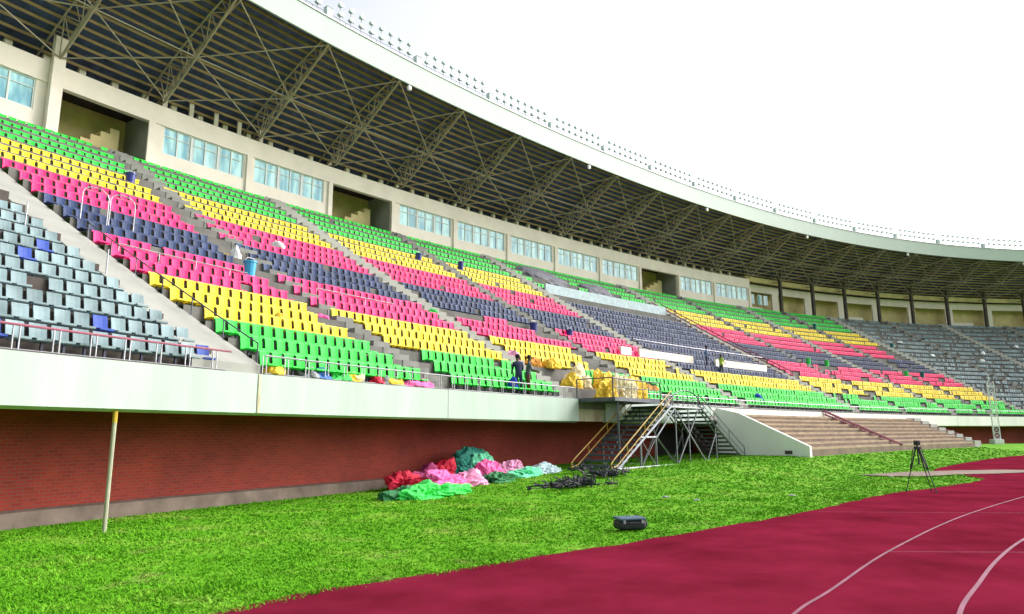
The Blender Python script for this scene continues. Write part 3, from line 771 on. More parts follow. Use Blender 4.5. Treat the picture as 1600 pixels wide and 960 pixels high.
for _, (p, s, c, i, bi, k) in rest:
    V = LOD[c]['nv']; F = LOD[c]['f']; r_ = zrot(s) + random.uniform(-.05, .05); cr, sr = math.cos(r_), math.sin(r_)
    tl = random.gauss(0, .03)
    x = V[:, 0]; y = V[:, 1] + V[:, 2] * tl
    vv.append(np.column_stack([x * cr - y * sr + p.x, x * sr + y * cr + p.y, V[:, 2] + p.z]))
    ff += [tuple(a + o_ for a in f) for f in F]; o_ += len(V)
    mi += [SM.index(c)] * LOD[c]['nk'] + [6] * (len(F) - LOD[c]['nk'])
me = bpy.data.meshes.new('seats'); me.from_pydata(np.concatenate(vv).tolist(), [], ff)
for c in SM: me.materials.append(MT[c])
me.materials.append(MT['bracket']); me.polygons.foreach_set('material_index', mi); me.update()
o = bpy.data.objects.new('distant_seats', me); COL.objects.link(o)
tag(o, 'rows of green, yellow, red, dark and grey seats in the farther blocks', 'seats', kind='stuff')
print('seats', len(seats))

# ------------------------------------------------------------------ floodlights on the roof edge
def make_flood():
    o = empty('floodlight')
    m = MB(); m.bar((0, 0, 0), (0, 0, 1.45), .022, 5); m.bar((-.22, 0, .55), (.22, 0, .55), .018, 4); m.build('post', MT['railgrey'], o)
    for z in (.62, 1.25):
        h = MB(); vs = []
        for y, r_ in ((-.17, .19), (-.12, .19), (.12, .11)):
            vs += [(r_ * math.cos(a_), y, z + r_ * .85 * math.sin(a_)) for a_ in [math.pi * 2 * k / 8 for k in range(8)]]
        h.add(vs, [tuple(range(8))] + [(8 * j + k, 8 * j + (k + 1) % 8, 8 * j + 8 + (k + 1) % 8, 8 * j + 8 + k) for j in (0, 1) for k in range(8)] + [tuple(range(16, 24))[::-1]])
        h.build('lamp_head', MT['lamp'], o)
    return o
fl0 = make_flood(); first = True; s = 12.3; k = 0
while s < 108:
    if k % 9 != 5:
        if first: o = fl0; first = False
        else:
            o = fl0.copy(); COL.objects.link(o)
            for ch in list(fl0.children): c2 = ch.copy(); COL.objects.link(c2); c2.parent = o
        o.location = P(s, DR + .05, HRU + .02); o.rotation_euler = (0, 0, zrot(s)); o.scale = (1.3, 1.15, 1.15)
        tag(o, 'twin-head floodlight on the roof edge, one of the long row against the sky', 'floodlight', 'floodlights along the roof edge')
    else:
        mm = MB(); mm.box((0, 0, .38), (.5, .4, .7)); mm.box((0, 0, .745), (.56, .46, .03)); o = mm.build('control_box', MT['lamp']); bevel(o, .02)
        o.location = P(s, DR + .1, HRU + .02); o.rotation_euler = (0, 0, zrot(s))
        tag(o, 'pale control box between floodlights on the roof edge', 'box', 'control boxes on the roof edge')
    s += .66; k += 1
mb = MB(); mb.path([P(q, DR + .3, HRU + .5) for q in srange(S0, S1, 1)], .02, 4)
for q in srange(S0, S1, 2.0): mb.bar(P(q, DR + .3, HRU), P(q, DR + .3, HRU + .5), .02, 4)
part(mb, 'roof_rail', MT['railgrey'])
pl = ['hanging under the roof edge nearest the camera', 'hanging second along the roof edge', 'hanging third along the roof edge', 'hanging fourth along the roof edge', 'hanging fifth along the roof edge', 'hanging farthest right under the roof edge']
for q, (s, t_) in enumerate(zip((20.9, 37.4, 52.7, 67.5, 82.3, 97.5), pl)):
    o = empty('spotlight', P(s, DR - .02, HR - .3), zrot(s))
    m = MB(); m.box((0, 0, 0), (.32, .22, .36)); bevel(m.build('lamp_housing', MT['white'], o), .03)
    m = MB(); m.bar((0, 0, .18), (0, .05, .42), .02); m.build('hanger', MT['railgrey'], o)
    tag(o, 'small white spotlight ' + t_, 'spotlight', 'spotlights under the roof edge')

# ------------------------------------------------------------------ access bridge stairs in front of the parapet
BR = empty('access_stairs', P(21, -1.9, -1.3)); BRI = Matrix.Translation(-BR.location)
tag(BR, 'grey steel access stairs with crossed braces and yellow handrails against the parapet', 'stairs')
def bpart(mb_, name, m):
    o = mb_.build(name, m, BR); o.matrix_parent_inverse = BRI; return o
DF, DB = -1.9, -.25
H0, H1 = -1.24, 1.12
def flight(sa, sb, ha, hb, n=13):
    mb = MB()
    for k in range(n):
        t = (k + .5) / n; s = sa + (sb - sa) * t; h = ha + (hb - ha) * (k + 1) / n
        q = abs(sb - sa) / n * .62
        sweep(mb, [(DF, h), (DF, h - .085), (DB, h - .085), (DB, h)], s - q, s + q, 1, close=True)
    return mb
bpart(flight(16.6, 20.9, H0 - .05, H1), 'stair_flight', MT['darksteel'])
bpart(flight(27.6, 23.6, H0 - .05, H1), 'stair_flight', MT['darksteel'])
mb = MB(); sweep(mb, [(DF, H1), (DF, H1 - .1), (DB + .2, H1 - .1), (DB + .2, H1)], 20.9, 23.6, .7, close=True); bpart(mb, 'deck', MT['darksteel'])
for d in (DF, DB):
    mb = MB(); mb.bar(P(16.6, d, H0), P(21.0, d, H1), .06, 4); mb.bar(P(27.6, d, H0), P(23.5, d, H1), .06, 4)
    mb.bar(P(16.4, d, H0), P(27.7, d, H0 + .02), .05, 4); mb.bar(P(20.9, d, H1 - .06), P(23.6, d, H1 - .06), .06, 4)
    bpart(mb, 'stringer', MT['steel'])
    mb = MB()
    for s, h in ((18.3, -.14), (19.56, -.15), (21.25, H1), (24.9, .25)): mb.bar(P(s, d, H0), P(s, d, h), .04, 4)
    mb.bar(P(18.3, d, -.14), P(19.56, d, -.14), .05, 4); mb.bar(P(19.6, d, -.15), P(21.25, d, H0), .045, 4); mb.bar(P(19.6, d, -.15), P(21.2, d, 1.0), .045, 4)
    mb.bar(P(18.35, d, -.2), P(19.5, d, H0), .025, 4); mb.bar(P(19.5, d, -.2), P(18.35, d, H0), .025, 4)
    mb.bar(P(21.3, d, H0), P(23.3, d, .95), .045, 4); mb.bar(P(21.3, d, .95), P(23.9, d, H0), .045, 4); mb.bar(P(23.9, d, H0), P(24.9, d, 0), .045, 4)
    mb.bar(P(22.4, d, H0), P(22.4, d, H1), .035, 4); mb.bar(P(23.4, d, 1.0), P(24.9, d, 0), .045, 4)
    bpart(mb, 'cross_frame', MT['steel'])
for d in (DF - .02, DB):
    mb = MB()
    lo_, hi_ = P(16.3, d, H0 + .35), P(21.0, d, H1 + .62)
    mb.bar(lo_, hi_, .032); l2, h2 = P(16.5, d, H0 + .12), P(21.0, d, H1 + .32); mb.bar(l2, h2, .028)
    a0 = P(16.1, d, H0 + .05)
    mb.path([lo_, P(16.08, d, H0 + .2), a0, l2], .028)
    for t in (.2, .5, .8): mb.bar(P(16.4 + 4.6 * t, d, H0 + 2.36 * t), P(16.3 + 4.7 * t, d, H0 + .35 + 2.63 * t), .028)
    bpart(mb, 'handrail', MT['yellowrail'])
    mb = MB()
    mb.path([P(23.4, d, H1 + .55), P(27.7, d, H0 + .6), P(27.75, d, H0)], .028); mb.path([P(23.4, d, H1 + .3), P(27.6, d, H0 + .3)], .022)
    for t in (0, .33, .66): mb.bar(P(23.4 + 4.2 * t, d, H1 - 2.36 * t), P(23.4 + 4.3 * t, d, H1 + .55 - 2.31 * t), .025)
    bpart(mb, 'side_rail', MT['steel'])
mb = MB(); arc = [P(22.25 - 1.35 * math.cos(t), DF, H1 + .05 + .62 * math.sin(t)) for t in [math.pi * k / 8 for k in range(9)]]
mb.path(arc, .035); mb.path([P(20.9, DF, H1 + .3), P(23.6, DF, H1 + .3)], .03)
for t in range(6): mb.bar(P(21.1 + .45 * t, DF, H1), P(21.1 + .45 * t, DF, H1 + .45), .02, 4)
bpart(mb, 'arched_rail', MT['darksteel'])
for s in (16.2, 19.9):
    mb = MB(); mb.bar(P(s + .9, -1.5, FT - .1), P(s + .9, -1.5, FT + .75), .035); mb.bar(P(s + .9, 0.1, FT - .1), P(s + .9, .1, FT + .75), .035)
    mb.bar(P(s + .9, -1.5, FT + .75), P(s + .9, .1, FT + .75), .03); bpart(mb, 'gate_post', MT['darksteel'])
mb = MB(); mb.bar(P(17.1, -1.5, FT + .72), P(20.8, -1.5, FT + .72), .03); mb.bar(P(17.1, -1.5, FT + .4), P(20.8, -1.5, FT + .4), .022)
for t in range(9): mb.bar(P(17.1 + .46 * t, -1.5, FT), P(17.1 + .46 * t, -1.5, FT + .72), .016, 4)
mb.bar(P(17.5, -1.45, -1.3), P(17.5, -1.45, FT - .1), .05); bpart(mb, 'platform_rail', MT['darksteel'])

# ------------------------------------------------------------------ pale mast by the far track
o = empty('lattice_mast', P(69, 4.0, 0)); 
base = P(68, -1, gz_sd(68, -1)); o.location = base
m = MB()
for a_, b_ in ((-.33, -.2), (.33, -.2), (0, .35)): m.bar((a_, b_, 0), (a_, b_, 6.6), .05, 5)
for k in range(11):
    z = .6 * k; m.bar((-.33, -.2, z), (.33, -.2, z + .6), .025, 4); m.bar((.33, -.2, z), (0, .35, z + .6), .025, 4); m.bar((0, .35, z), (-.33, -.2, z + .6), .025, 4); m.bar((-.33, -.2, z), (.33, -.2, z), .025, 4)
m.build('lattice', MT['white'], o)
m = MB(); m.box((0, 0, .25), (1.0, .9, .5)); bevel(m.build('mast_base', MT['white'], o), .03)
m = MB(); m.bar((0, 0, 6.6), (0, 0, 7.4), .04); m.build('spike', MT['white'], o)
tag(o, 'slender white lattice mast standing before the far brick wall', 'mast')

# ------------------------------------------------------------------ tripod
def ray_ground(u, v, h=-EYE):
    d_ = (Fw + R2 * ((u - 800) / F_PX) - U2 * ((v - 480) / F_PX)); t = h * U / d_.z
    return Vector((d_.x * t, d_.y * t, (h + EYE) * U))
c = ray_ground(1441, 770); z0 = 0.02
o = empty('camera_tripod', (c.x, c.y, z0), .2)
feet = [(-.52, .1), (.18, -.42), (.5, .15)]; sp = [(-.06, .02), (.02, -.06), (.06, .03)]
for (fx, fy), (sx, sy) in zip(feet, sp):
    m = MB(); m.bar((sx, sy, 1.42), (sx + (fx - sx) * .48, sy + (fy - sy) * .48, .75), .024, 6)
    m.bar((sx + (fx - sx) * .45, sy + (fy - sy) * .45, .8), (fx, fy, 0.03), .015, 6)
    m.bar((sx * 2.2, sy * 2.2, 1.42), (sx * 1.4 + (fx - sx) * .5, sy * 1.4 + (fy - sy) * .5, .74), .014, 5)
    lg = m.build('leg', MT['black'], o)
    m = MB(); m.bar((fx, fy, 0), (fx, fy, .05), .03, 6); m.build('foot', MT['black'], lg)
m = MB(); m.bar((0, 0, .9), (0, 0, 1.55), .025, 6); m.bar((0, 0, .95), (-.26, .05, .78), .008, 4); m.bar((0, 0, .95), (.24, .07, .78), .008, 4); m.build('centre_column', MT['black'], o)
m = MB(); m.box((0, 0, 1.45), (.16, .16, .08)); m.box((0, 0, 1.60), (.12, .18, .12)); m.box((0, 0, 1.68), (.10, .2, .03)); m.bar((0, .05, 1.6), (.2, .38, 1.42), .012, 5)
bevel(m.build('fluid_head', MT['black'], o), .01)
tag(o, 'black camera tripod with spread legs at the edge of the running track', 'tripod')

# ------------------------------------------------------------------ black case on the grass
c = ray_ground(984, 830); zc = gz(c.x, c.y)
o = empty('equipment_case', (c.x, c.y, zc), R(14))
m = MB(); m.box((0, 0, .125), (.60, .44, .19)); bevel(m.build('case_body', MT['black'], o), .07, 4)
m = MB(); m.box((0, 0, .25), (.585, .43, .055)); bevel(m.build('lid', MT['casetop'], o), .026, 3)
m = MB(); m.path([(-.12, -.21, .17), (-.11, -.27, .18), (.11, -.27, .18), (.12, -.21, .17)], .012); m.build('handle', MT['black'], o)
m = MB(); m.box((.32, 0, .14), (.05, .3, .12)); bevel(m.build('side_pocket', MT['black'], o), .02)
for x in (-.2, .2):
    m = MB(); m.box((x, -.222, .2), (.05, .012, .07)); m.build('latch', MT['railgrey'], o)
tag(o, 'black padded equipment case lying alone on the grass near the track', 'case')

# ------------------------------------------------------------------ crumpled cloth heaps
def crumple(name, loc, size, m, seed, label, cat='cloth', rz=0.0, group=None, sub=4, amp=.38, slope=0.0):
    bm = bmesh.new(); bmesh.ops.create_icosphere(bm, subdivisions=sub, radius=1.0)
    cr, sr = math.cos(rz), math.sin(rz)
    for v in bm.verts:
        p = v.co.copy(); q = p * 1.3 + Vector((seed * 7.3, seed * 3.1, 0))
        r1 = 1 + amp * 1.1 * noise.noise(q)
        rid = 1 - abs(noise.noise(q * 2.2 + Vector((5, 0, 0)))) * 2
        rid2 = 1 - abs(noise.noise(q * 4.6 + Vector((0, 5, 0)))) * 2
        rr = r1 + amp * .42 * rid + amp * .2 * rid2 - amp * .3
        p = p * rr
        z = max(p.z, -.12 + .1 * noise.noise(q * 3)); z = (z + .12)
        edge_ = 1 + (.25 * max(0, .25 - z))
        x, y = p.x * size[0] * edge_, p.y * size[1] * edge_
        v.co = Vector((x * cr - y * sr, x * sr + y * cr, z * size[2] * .9 + y * slope))
    me = bpy.data.meshes.new(name); bm.to_mesh(me); bm.free(); me.materials.append(m)
    o = bpy.data.objects.new(name, me); COL.objects.link(o); o.location = loc
    return tag(o, label, cat, group)
def onpix(u, v, d):
    """point at the ground a distance d from the parapet line that is seen near (u,v): used once to read places off the photograph"""
    s = 0; best = None
    for s in np.arange(-5, 60, .05):
        p = P(s, d, gz_sd(s, d)); pr = project(p)
        if pr and (best is None or abs(pr[0] - u) < best[0]): best = (abs(pr[0] - u), p, s)
    return best[1]
heap_specs = [
    (605, .9, (.75, .65, .80), 'heap_red', 'deep red cloth heap at the left end of the pile by the brick wall'),
    (640, 1.2, (1.1, .7, .95), 'heap_maroon', 'maroon and purple cloth heap against the brick wall'),
    (668, 1.4, (.7, .6, 1.05), 'heap_red', 'bright red cloth lump standing behind the pink sheets'),
    (668, .2, (1.0, .6, .62), 'heap_pink', 'pink cloth heap behind the bright green sheet'),
    (718, 1.5, (1.15, .8, 1.35), 'heap_teal', 'tall dark teal cloth mound, highest of the pile by the wall'),
    (742, 1.2, (.8, .6, 1.25), 'heap_mint', 'mint green cloth on the top right of the mound'),
    (712, .1, (.85, .55, .55), 'heap_palepink', 'pale pink cloth between the red heap and green sheets'),
    (750, .4, (.8, .55, .80), 'heap_pink', 'hot pink cloth bundle on the right half of the pile'),
    (785, .8, (.95, .6, .78), 'heap_palepink', 'light pink bundle beside the white cloth'),
    (765, -.2, (.9, .5, .38), 'heap_darkgreen', 'dark green cloth lying low before the pink bundles'),
    (806, .1, (.95, .5, .42), 'heap_mint', 'mint sheet on the ground right of the pink bundles'),
    (838, .2, (.85, .5, .42), 'heap_white', 'pale blue-white cloth heap at the right end of the pile'),
    (600, -.6, (.75, .5, .42), 'heap_darkgreen', 'dark green crumpled sheet at the near left of the pile'),
    (632, -.9, (.85, .55, .46), 'heap_green', 'bright green crumpled sheet, left one in front of the pile'),
    (668, -.95, (1.0, .55, .42), 'heap_green', 'bright green crumpled sheet, middle one in front of the pile'),
    (695, -.9, (.75, .45, .30), 'heap_green', 'small bright green sheet, right one in front of the pile'),
]
for k, (u, d, sz, m, lab) in enumerate(heap_specs):
    sz = (sz[0], sz[1], sz[2] * (.72 if d > .7 else .9))
    p = onpix(u + 14 + max(0, (720 - u) * .16), 0, d)
    crumple('cloth_heap', (p.x, p.y, gz(p.x, p.y) - .03), sz, MT[m], k + 1, lab, 'cloth heap', rz=R(60) * 0 + math.pi / 2 - .6, group='cloth heaps by the brick wall', amp=.55, sub=5)

for k, (u, v) in enumerate(((1088, 773), (1040, 770), (1237, 766), (1392, 741))):
    c = ray_ground(u, v, -1.45 if u < 1300 else -1.5)
    crumple('paper_scrap', (c.x, c.y, gz(c.x, c.y) + .01), (.11, .07, .04), MT['heap_grey'], 200 + k, ['pale paper scrap on the grass below the stairs, right one', 'pale paper scrap on the grass below the stairs, left one', 'grey-pink scrap on the grass in front of the side wall', 'pale scrap on the grass left of the tripod'][k], 'litter', sub=2)
# dismantled seat frames on the grass
def frame_heap(u0, d0, n, spread, seed, label):
    random.seed(seed); p0 = onpix(u0, 0, d0); o = MB(); spread = (spread[0] * 1.1, spread[1] * 1.5)
    for k in range(n):
        x = random.gauss(0, spread[0]); y = random.gauss(0, spread[1]); a = random.uniform(0, math.pi); L = random.uniform(.3, .6)
        z = random.uniform(.03, .22); z2 = random.uniform(.05, .42)
        dx, dy = math.cos(a) * L / 2, math.sin(a) * L / 2
        o.bar((x - dx, y - dy, z), (x + dx, y + dy, z2), .025, 5)
        if k: o.bar((0, 0, .12), (x, y, z + .02), .012, 4)
        o.bar((x - dx, y - dy, z), (x - dx + .1 * dy, y - dy - .3 * dx, z2 + .08), .02, 5)
        if k % 3 == 0: o.box((x, y, z + .03), (.34, .14, .05), a)
    ob = o.build('frame_heap', MT['black']); ob.location = (p0.x, p0.y, gz(p0.x, p0.y)); ob.rotation_euler = (0, 0, 0.75)
    tag(ob, label, 'metal frames', 'dismantled metal frames on the grass')
frame_heap(893, -3.3, 60, (.62, .26), 1, 'tangled black metal frames on the grass, left and larger heap')
frame_heap(948, -2.8, 44, (.36, .22), 2, 'tangled black metal frames on the grass, right heap near the stairs')
frame_heap(905, -1.2, 8, (.3, .2), 3, 'few black metal frames behind the two larger heaps')
random.seed(11)

# ------------------------------------------------------------------ litter on the front ledge and yellow heap at the platform
led = [(432, 'heap_yellow'), (490, 'heap_grey'), (507, 'heap_blue'), (535, 'heap_green'), (552, 'heap_yellow'), (562, 'heap_cream'), (592, 'heap_red'), (601, 'heap_grey'), (620, 'heap_yellow'), (646, 'heap_pink'), (665, 'heap_pink')]
ledlab = ['yellow rag on the parapet ledge, leftmost scrap', 'grey crumpled bag below the front green seats', 'blue cloth beside the grey bag on the ledge', 'green cloth on the parapet ledge left of a yellow one', 'yellow cloth right of the green one on the ledge', 'cream cloth scrap beside the yellow cloth on the ledge', 'red rag in the middle of the parapet ledge', 'grey bag just right of the red rag on the ledge', 'small yellow rag left of the pink sheets on the ledge', 'pink sheet lying on the parapet ledge, left one', 'pink sheet lying on the parapet ledge, right one']
def led_s(u, d, h):
    best = None
    for s in np.arange(-5, 110, .05):
        pr = project(P(s, d, h))
        if pr and (best is None or abs(pr[0] - u) < best[0]): best = (abs(pr[0] - u), s)
    return best[1]
for k, ((u, m), lab) in enumerate(zip(led, ledlab)):
    s = led_s(u, .12, FT + .1); p = P(s, .22, tread(0))
    crumple('cloth_scrap', p, (.32 if 'sheet' not in lab else .5, .22, .30), MT[m], 40 + k, lab, 'cloth', rz=zrot(s), group='cloth scraps on the parapet ledge', sub=3, amp=.5)
yh = [(17.9, .9, (.55, .45, .75), 'heap_yellow', 'crumpled yellow sheeting left of the access platform'), (18.9, 1.2, (.8, .55, 1.1), 'heap_cream', 'cream and yellow plastic sheeting heaped behind the platform'),
      (20.0, .8, (.8, .5, .9), 'heap_yellow', 'large yellow sheeting heap behind the platform rail'), (21.2, 1.0, (.6, .45, .7), 'heap_yellow', 'yellow sheeting right of the platform post'),
      (22.4, .7, (.7, .4, .6), 'heap_cream', 'cream bundle on the terrace above the stair deck'), (24.0, .8, (.6, .4, .5), 'heap_orange', 'orange bundle above the stair deck'),
      (17.6, 2.6, (.4, .35, .5), 'heap_orange', 'orange crumpled sheet lower down the wide aisle'), (17.4, 3.5, (.35, .3, .4), 'heap_palepink', 'pale pink bag lying on the wide aisle steps'), (17.0, 2.8, (.3, .25, .35), 'heap_pink', 'hot pink bag on the wide aisle steps'),
      (18.3, 2.2, (.45, .35, .55), 'heap_yellow', 'yellow crumpled sheet beside the wide aisle')]
yd = [(18.2, -.5, (.6, .45, .95), 'heap_yellow', 'yellow sheeting at the left end of the access deck'), (19.2, -.7, (.75, .5, 1.15), 'heap_cream', 'pale yellow sheeting heaped in the middle of the access deck'), (20.2, -.7, (.7, .5, .95), 'heap_yellow', 'yellow sheeting at the right end of the access deck')]
for k, (s, d, sz, m, lab) in enumerate(yd):
    crumple('plastic_heap', P(s, d, FT + .02), sz, MT[m], 60 + k, lab, 'plastic sheeting', rz=zrot(s), sub=5, amp=.55, group='plastic sheeting at the platform')
def row_at(d):
    for i in range(NROW):
        if d <= dback(i): return i
    return NROW - 1
for k, (s, d, sz, m, lab) in enumerate(yh):
    i = row_at(d); crumple('plastic_heap', P(s, d, tread(i)), sz, MT[m], 70 + k, lab, 'plastic sheeting', rz=zrot(s), sub=4, amp=.55, group='plastic sheeting at the platform')
more = [(11.66, 11.75, (.42, .3, .42), 'white', 'white bag among the upper red seats by the dark band'), (8.15, 8.75, (.22, .2, .6), 'white', 'white bag standing in the narrow aisle'), (8.0, 9.3, (.3, .22, .35), 'heap_yellow', 'yellow rag in the narrow aisle beside the white bag'),
        (5.97, 3.2, (.2, .2, .3), 'heap_yellow', 'yellow rag among the front yellow seats'), (8.4, 4.4, (.3, .2, .3), 'heap_pink', 'pink and white rag in the gap between yellow seats'), (15.9, 6.8, (.3, .2, .3), 'heap_green', 'green rag by the wide aisle beside red seats')]
for k, (s, d, sz, m, lab) in enumerate(more):
    crumple('bag', P(s, d, tread(row_at(d))), sz, MT[m], 90 + k, lab, 'bag', sub=3, amp=.4)
# far litter in the grey blocks
random.seed(5)
far_l = [(80.5, 15.5), (81.3, 12.4), (86, 10.5), (89, 13.0), (95.5, 15.2), (88, 5.6), (97.5, 14.9)]
for k, (s, d) in enumerate(far_l):
    crumple('bag', P(s, d, tread(row_at(d)) + .3), (.35, .3, .4), MT['white'], 110 + k, 'small white bag on the far grey seats', 'bag', sub=2, amp=.4, group='white bags on the far grey seats')
# grey covers over seats of the reserved block
crumple('seat_cover', P(36.4, 19.2, rake(19.2) - .05), (3.3, 2.0, .9), MT['tarp_grey'], 131, 'grey dust sheet spread over the left back seats of the reserved block', 'cover', rz=zrot(36.4), amp=.22, slope=.6, sub=5)
crumple('seat_cover', P(41.6, 18.2, rake(18.2) - .05), (2.4, 1.5, .9), MT['tarp_grey'], 132, 'grey dust sheet spread over the back seats right of the first cover', 'cover', rz=zrot(41.6), amp=.22, slope=.6, sub=5)

# ------------------------------------------------------------------ bins
def bin_(s, d, m, label, w_=.42, hh=.55):
    i = row_at(d); o = empty('litter_bin', P(s, d, tread(i)), zrot(s)); mb = MB()
    n = 12; rs = [(0, .78), (hh * .9, .96), (hh * .9, 1.06), (hh, 1.06), (hh, .94), (.06, .7)]
    vs = [(w_ / 2 * r_ * math.cos(2 * math.pi * k / n), w_ / 2 * r_ * math.sin(2 * math.pi * k / n), z) for z, r_ in rs for k in range(n)]
    mb.add(vs, [(j * n + k, j * n + (k + 1) % n, (j + 1) * n + (k + 1) % n, (j + 1) * n + k) for j in range(5) for k in range(n)] + [tuple(range(n))[::-1], tuple(range(5 * n, 6 * n))])
    mb.build('bin_body', MT[m], o); h = MB(); h.path([(-w_ / 2, 0, hh), (-w_ * .3, 0, hh + .1), (w_ * .3, 0, hh + .1), (w_ / 2, 0, hh)], .012); h.build('handle', MT['railgrey'], o)
    o.scale = (1.25, 1.25, 1.35)
    tag(o, label, 'bin', 'plastic bins on the terraces')
bin_(7.95, 16.2, 'bluebin', 'dark blue bin beside the upper yellow seats, nearest block')
bin_(7.45, 6.8, 'cyanbin', 'sky blue bin at the end of the lower red seats')
bin_(22.9, 16.2, 'bluebin', 'dark blue bin at the end of the upper yellow seats')
bin_(25.9, 15.9, 'bluebin', 'dark blue bin among the yellow seats below the press windows')
bin_(23.2, 7.2, 'bluebin', 'dark blue bin at the left end of the pink seats near mid stand')
bin_(26.4, 7.4, 'bluebin', 'blue bin among the pink seats near mid stand')
for s, d, m, t in ((69.8, 16.7, 'tealbin', 'teal bin beside the upper yellow seats far right'), (77.9, 14.2, 'tealbin', 'teal bin at the left edge of the far grey seats'), (84.9, 16.4, 'tealbin', 'teal bin high among the far grey seats'),
                   (56.0, 7.9, 'heap_green', 'green bin above the far front yellow seats, left one'), (58.8, 7.9, 'heap_green', 'green bin above the far front yellow seats, right one'), (69.5, 6.9, 'heap_green', 'light green bin by the far lower red seats'), (71.7, 6.7, 'tealbin', 'dark teal bin right of the light green one')):
    bin_(s, d, m, t)

# ------------------------------------------------------------------ people
def person(loc, rz, top, legs, label, lean=0.0, arm=0.4, extra=None, hairm='hair'):
    root = empty('person', loc, rz)
    J = {'pel': (0, 0, .95), 'wst': (0, -.01 - lean * .2, 1.12), 'chs': (0, -.02 - lean * .5, 1.36), 'nck': (0, -.02 - lean * .75, 1.50), 'hd0': (0, -.03 - lean * .85, 1.58), 'hd1': (0, -.035 - lean, 1.70), 'hd2': (0, -.02 - lean, 1.76)}
    rad = {'pel': .15, 'wst': .13, 'chs': .16, 'nck': .058, 'hd0': .075, 'hd1': .10, 'hd2': .075}
    Eg = [('pel', 'wst'), ('wst', 'chs'), ('chs', 'nck'), ('nck', 'hd0'), ('hd0', 'hd1'), ('hd1', 'hd2')]
    for sg, n in ((-1, 'l'), (1, 'r')):
        sh = J['chs']
        J['sh' + n] = (sg * .19, sh[1], 1.42); J['el' + n] = (sg * .25, sh[1] - .04 - arm * .1, 1.14); J['wr' + n] = (sg * .20, sh[1] - .08 - arm * .55, .95 + arm * .3); J['hn' + n] = (sg * .18, sh[1] - .10 - arm * .65, .90 + arm * .3)
        J['hp' + n] = (sg * .10, 0, .90); J['kn' + n] = (sg * .12, -.04, .50); J['an' + n] = (sg * .13, .0, .09); J['to' + n] = (sg * .15, -.17, .04)
        rad.update({'sh' + n: .075, 'el' + n: .05, 'wr' + n: .034, 'hn' + n: .036, 'hp' + n: .10, 'kn' + n: .07, 'an' + n: .045, 'to' + n: .04})
        Eg += [('chs', 'sh' + n), ('sh' + n, 'el' + n), ('el' + n, 'wr' + n), ('wr' + n, 'hn' + n), ('pel', 'hp' + n), ('hp' + n, 'kn' + n), ('kn' + n, 'an' + n), ('an' + n, 'to' + n)]
        for f in range(5):                      # fingers
            fx = J['hn' + n]; a_ = (f - 1.5) * .016; key = 'f%d' % f + n
            J[key] = (fx[0] + (a_ if f < 4 else -sg * .04), fx[1] - .07 - (.01 if f in (1, 2) else 0), fx[2] - .035) if f < 4 else (fx[0] - sg * .045, fx[1] - .03, fx[2] + .005)
            rad[key] = .009; Eg.append(('hn' + n, key))
    keys = list(J); me = bpy.data.meshes.new('body'); me.from_pydata([J[k] for k in keys], [(keys.index(a), keys.index(b)) for a, b in Eg], [])
    o = bpy.data.objects.new('body', me); COL.objects.link(o)
    sk = o.modifiers.new('skin', 'SKIN'); sub = o.modifiers.new('sub', 'SUBSURF'); sub.levels = 1; sub.render_levels = 1
    for i, k in enumerate(keys): me.skin_vertices[0].data[i].radius = (rad[k], rad[k]); 
    me.skin_vertices[0].data[0].use_root = True
    dg = bpy.context.evaluated_depsgraph_get(); dg.update(); ev = o.evaluated_get(dg); nm = bpy.data.meshes.new_from_object(ev)
    bpy.data.objects.remove(o)
    for m in (MT['skin'], MT[top], MT[legs], MT['black']): nm.materials.append(m)
    for p in nm.polygons:
        z = p.center.z; ax = abs(p.center.x); p.use_smooth = True
        hand = p.center.y < J['wrl'][1] - .0 and z < 1.3 and z > .8 and ax > .1 and arm > .2
        if z > 1.50: mi_ = 0
        elif hand or (ax > .165 and z < J['wrl'][2] + .02 and z > .78): mi_ = 0
        elif z > .93: mi_ = 1
        elif z > .10: mi_ = 2
        else: mi_ = 3
        p.material_index = mi_
    b = bpy.data.objects.new('body', nm); COL.objects.link(b); b.parent = root
    hx = J['hd1']; bm = bmesh.new(); bmesh.ops.create_icosphere(bm, subdivisions=2, radius=.112)
    for v in bm.verts:
        v.co = Vector((v.co.x, v.co.y * 1.05 + .015, max(v.co.z, -.02 if v.co.y < 0 else -.07) * 1.05))
    hm = bpy.data.meshes.new('hair'); bm.to_mesh(hm); bm.free(); hm.materials.append(MT[hairm])
    h = bpy.data.objects.new('hair', hm); COL.objects.link(h); h.parent = root; h.location = (hx[0], hx[1] + .012, hx[2] + .02)
    f = MB(); f.box((0, hx[1] - .105, hx[2] - .035), (.024, .03, .04)); f.box((-.035, hx[1] - .098, hx[2] - .01), (.025, .012, .012)); f.box((.035, hx[1] - .098, hx[2] - .01), (.025, .012, .012)); f.box((0, hx[1] - .092, hx[2] - .075), (.05, .012, .01))
    f.build('face_features', MT['hair'], root)
    tag(root, label, 'person'); return root
person(P(13.75, .35, tread(0)), zrot(13.7) + 2.6, 'cloth_navy', 'cloth_navy', 'person in dark clothes standing left behind the front rail, back turned', .12, .3)
person(P(14.25, .32, tread(0)), zrot(14.2) + .8, 'cloth_grey', 'cloth_brown', 'person in grey top standing right behind the front rail', .05, .5)
person(P(36.9, 5.0, tread(row_at(5.0))), zrot(36.9) + .5, 'cloth_sky', 'cloth_navy', 'person in pale blue shirt by the cream low wall', .05, .2)
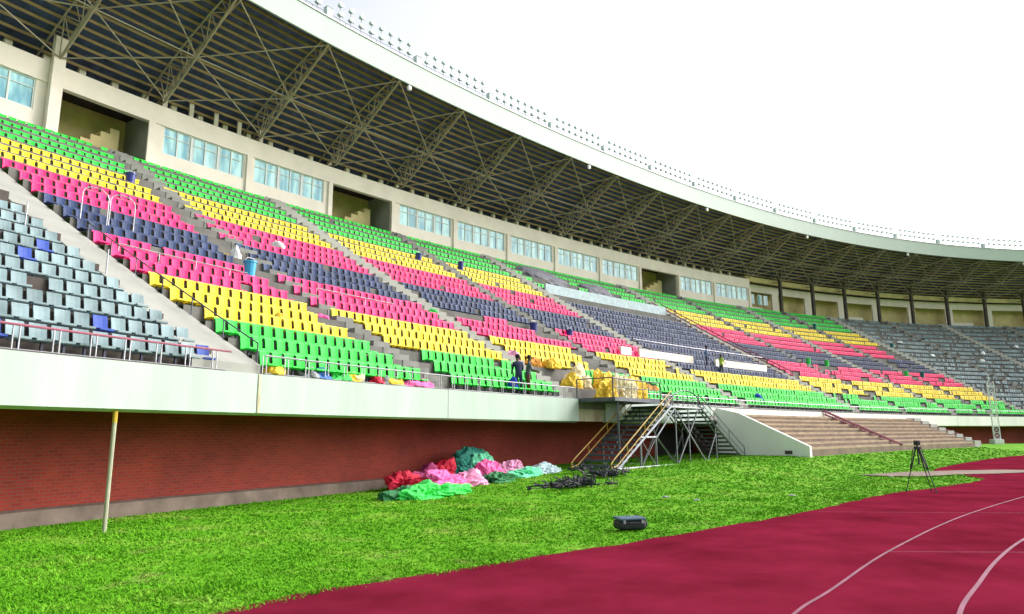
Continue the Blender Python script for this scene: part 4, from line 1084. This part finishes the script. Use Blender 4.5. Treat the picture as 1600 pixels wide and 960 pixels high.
person(P(38.0, 4.6, tread(row_at(4.6))), zrot(37.9) + 1.2, 'cloth_hiv', 'cloth_grey', 'person in bright green vest beside the gap in the cream wall', .0, .3)
crumple('rucksack', P(13.3, .3, tread(0) + .2), (.24, .2, .5), MT['cloth_blue'], 150, 'bright blue rucksack beside the person behind the front rail', 'bag', sub=3, amp=.25)
crumple('bag', P(36.0, 1.2, tread(row_at(1.2)) + .1), (.45, .3, .45), MT['cloth_blue'], 151, 'blue bag among the green seats above the stairs', 'bag', sub=3, amp=.3)

# ------------------------------------------------------------------ grass tufts
rng = np.random.default_rng(3)
epoly = np.array([(x, y) for x, y in rag])
def inside_track(x, y):
    i = int(np.argmin((epoly[:, 0] - x) ** 2 + (epoly[:, 1] - y) ** 2)); j = min(len(epoly) - 2, i); a = epoly[j]; b = epoly[j + 1]
    return ((b[0] - a[0]) * (y - a[1]) - (b[1] - a[1]) * (x - a[0])) < -0.03
V = []; Fc = []; cnt = 0
tries = 0
while cnt < 52000 and tries < 400000:
    tries += 1
    z = 7 + (rng.random() ** 1.7) * 55; u = rng.random() * 1.75 - .85; x = u * z; y = z
    s, d = sd_of(x, y)
    if d > 1.95 or (d > -4.6 and 28.8 < s < 56.6) or inside_track(x, y): continue
    z0_ = gz(x, y) - .004; dist = z
    hgt = rng.uniform(.012, .040) * (1 + 1.5 * max(0, noise.noise(Vector((x * .9, y * .9, 1))) - .05)) * (1 + dist * .012); wd = .006 + dist * .0009
    for q in range(3):
        a_ = rng.random() * 6.283; ox, oy = rng.normal(0, .03, 2); lx, ly = rng.normal(0, .035, 2); ca, sa = math.cos(a_) * wd, math.sin(a_) * wd
        n_ = len(V); V += [(x + ox - ca, y + oy - sa, z0_), (x + ox + ca, y + oy + sa, z0_), (x + ox + lx, y + oy + ly, z0_ + hgt)]; Fc.append((n_, n_ + 1, n_ + 2))
    cnt += 1
me = bpy.data.meshes.new('grass'); me.from_pydata(V, [], Fc); me.materials.append(MT['blade']); me.update()
o = bpy.data.objects.new('grass', me); COL.objects.link(o)
tag(o, 'rough bright green grass between the brick wall and the running track', 'grass', kind='stuff')
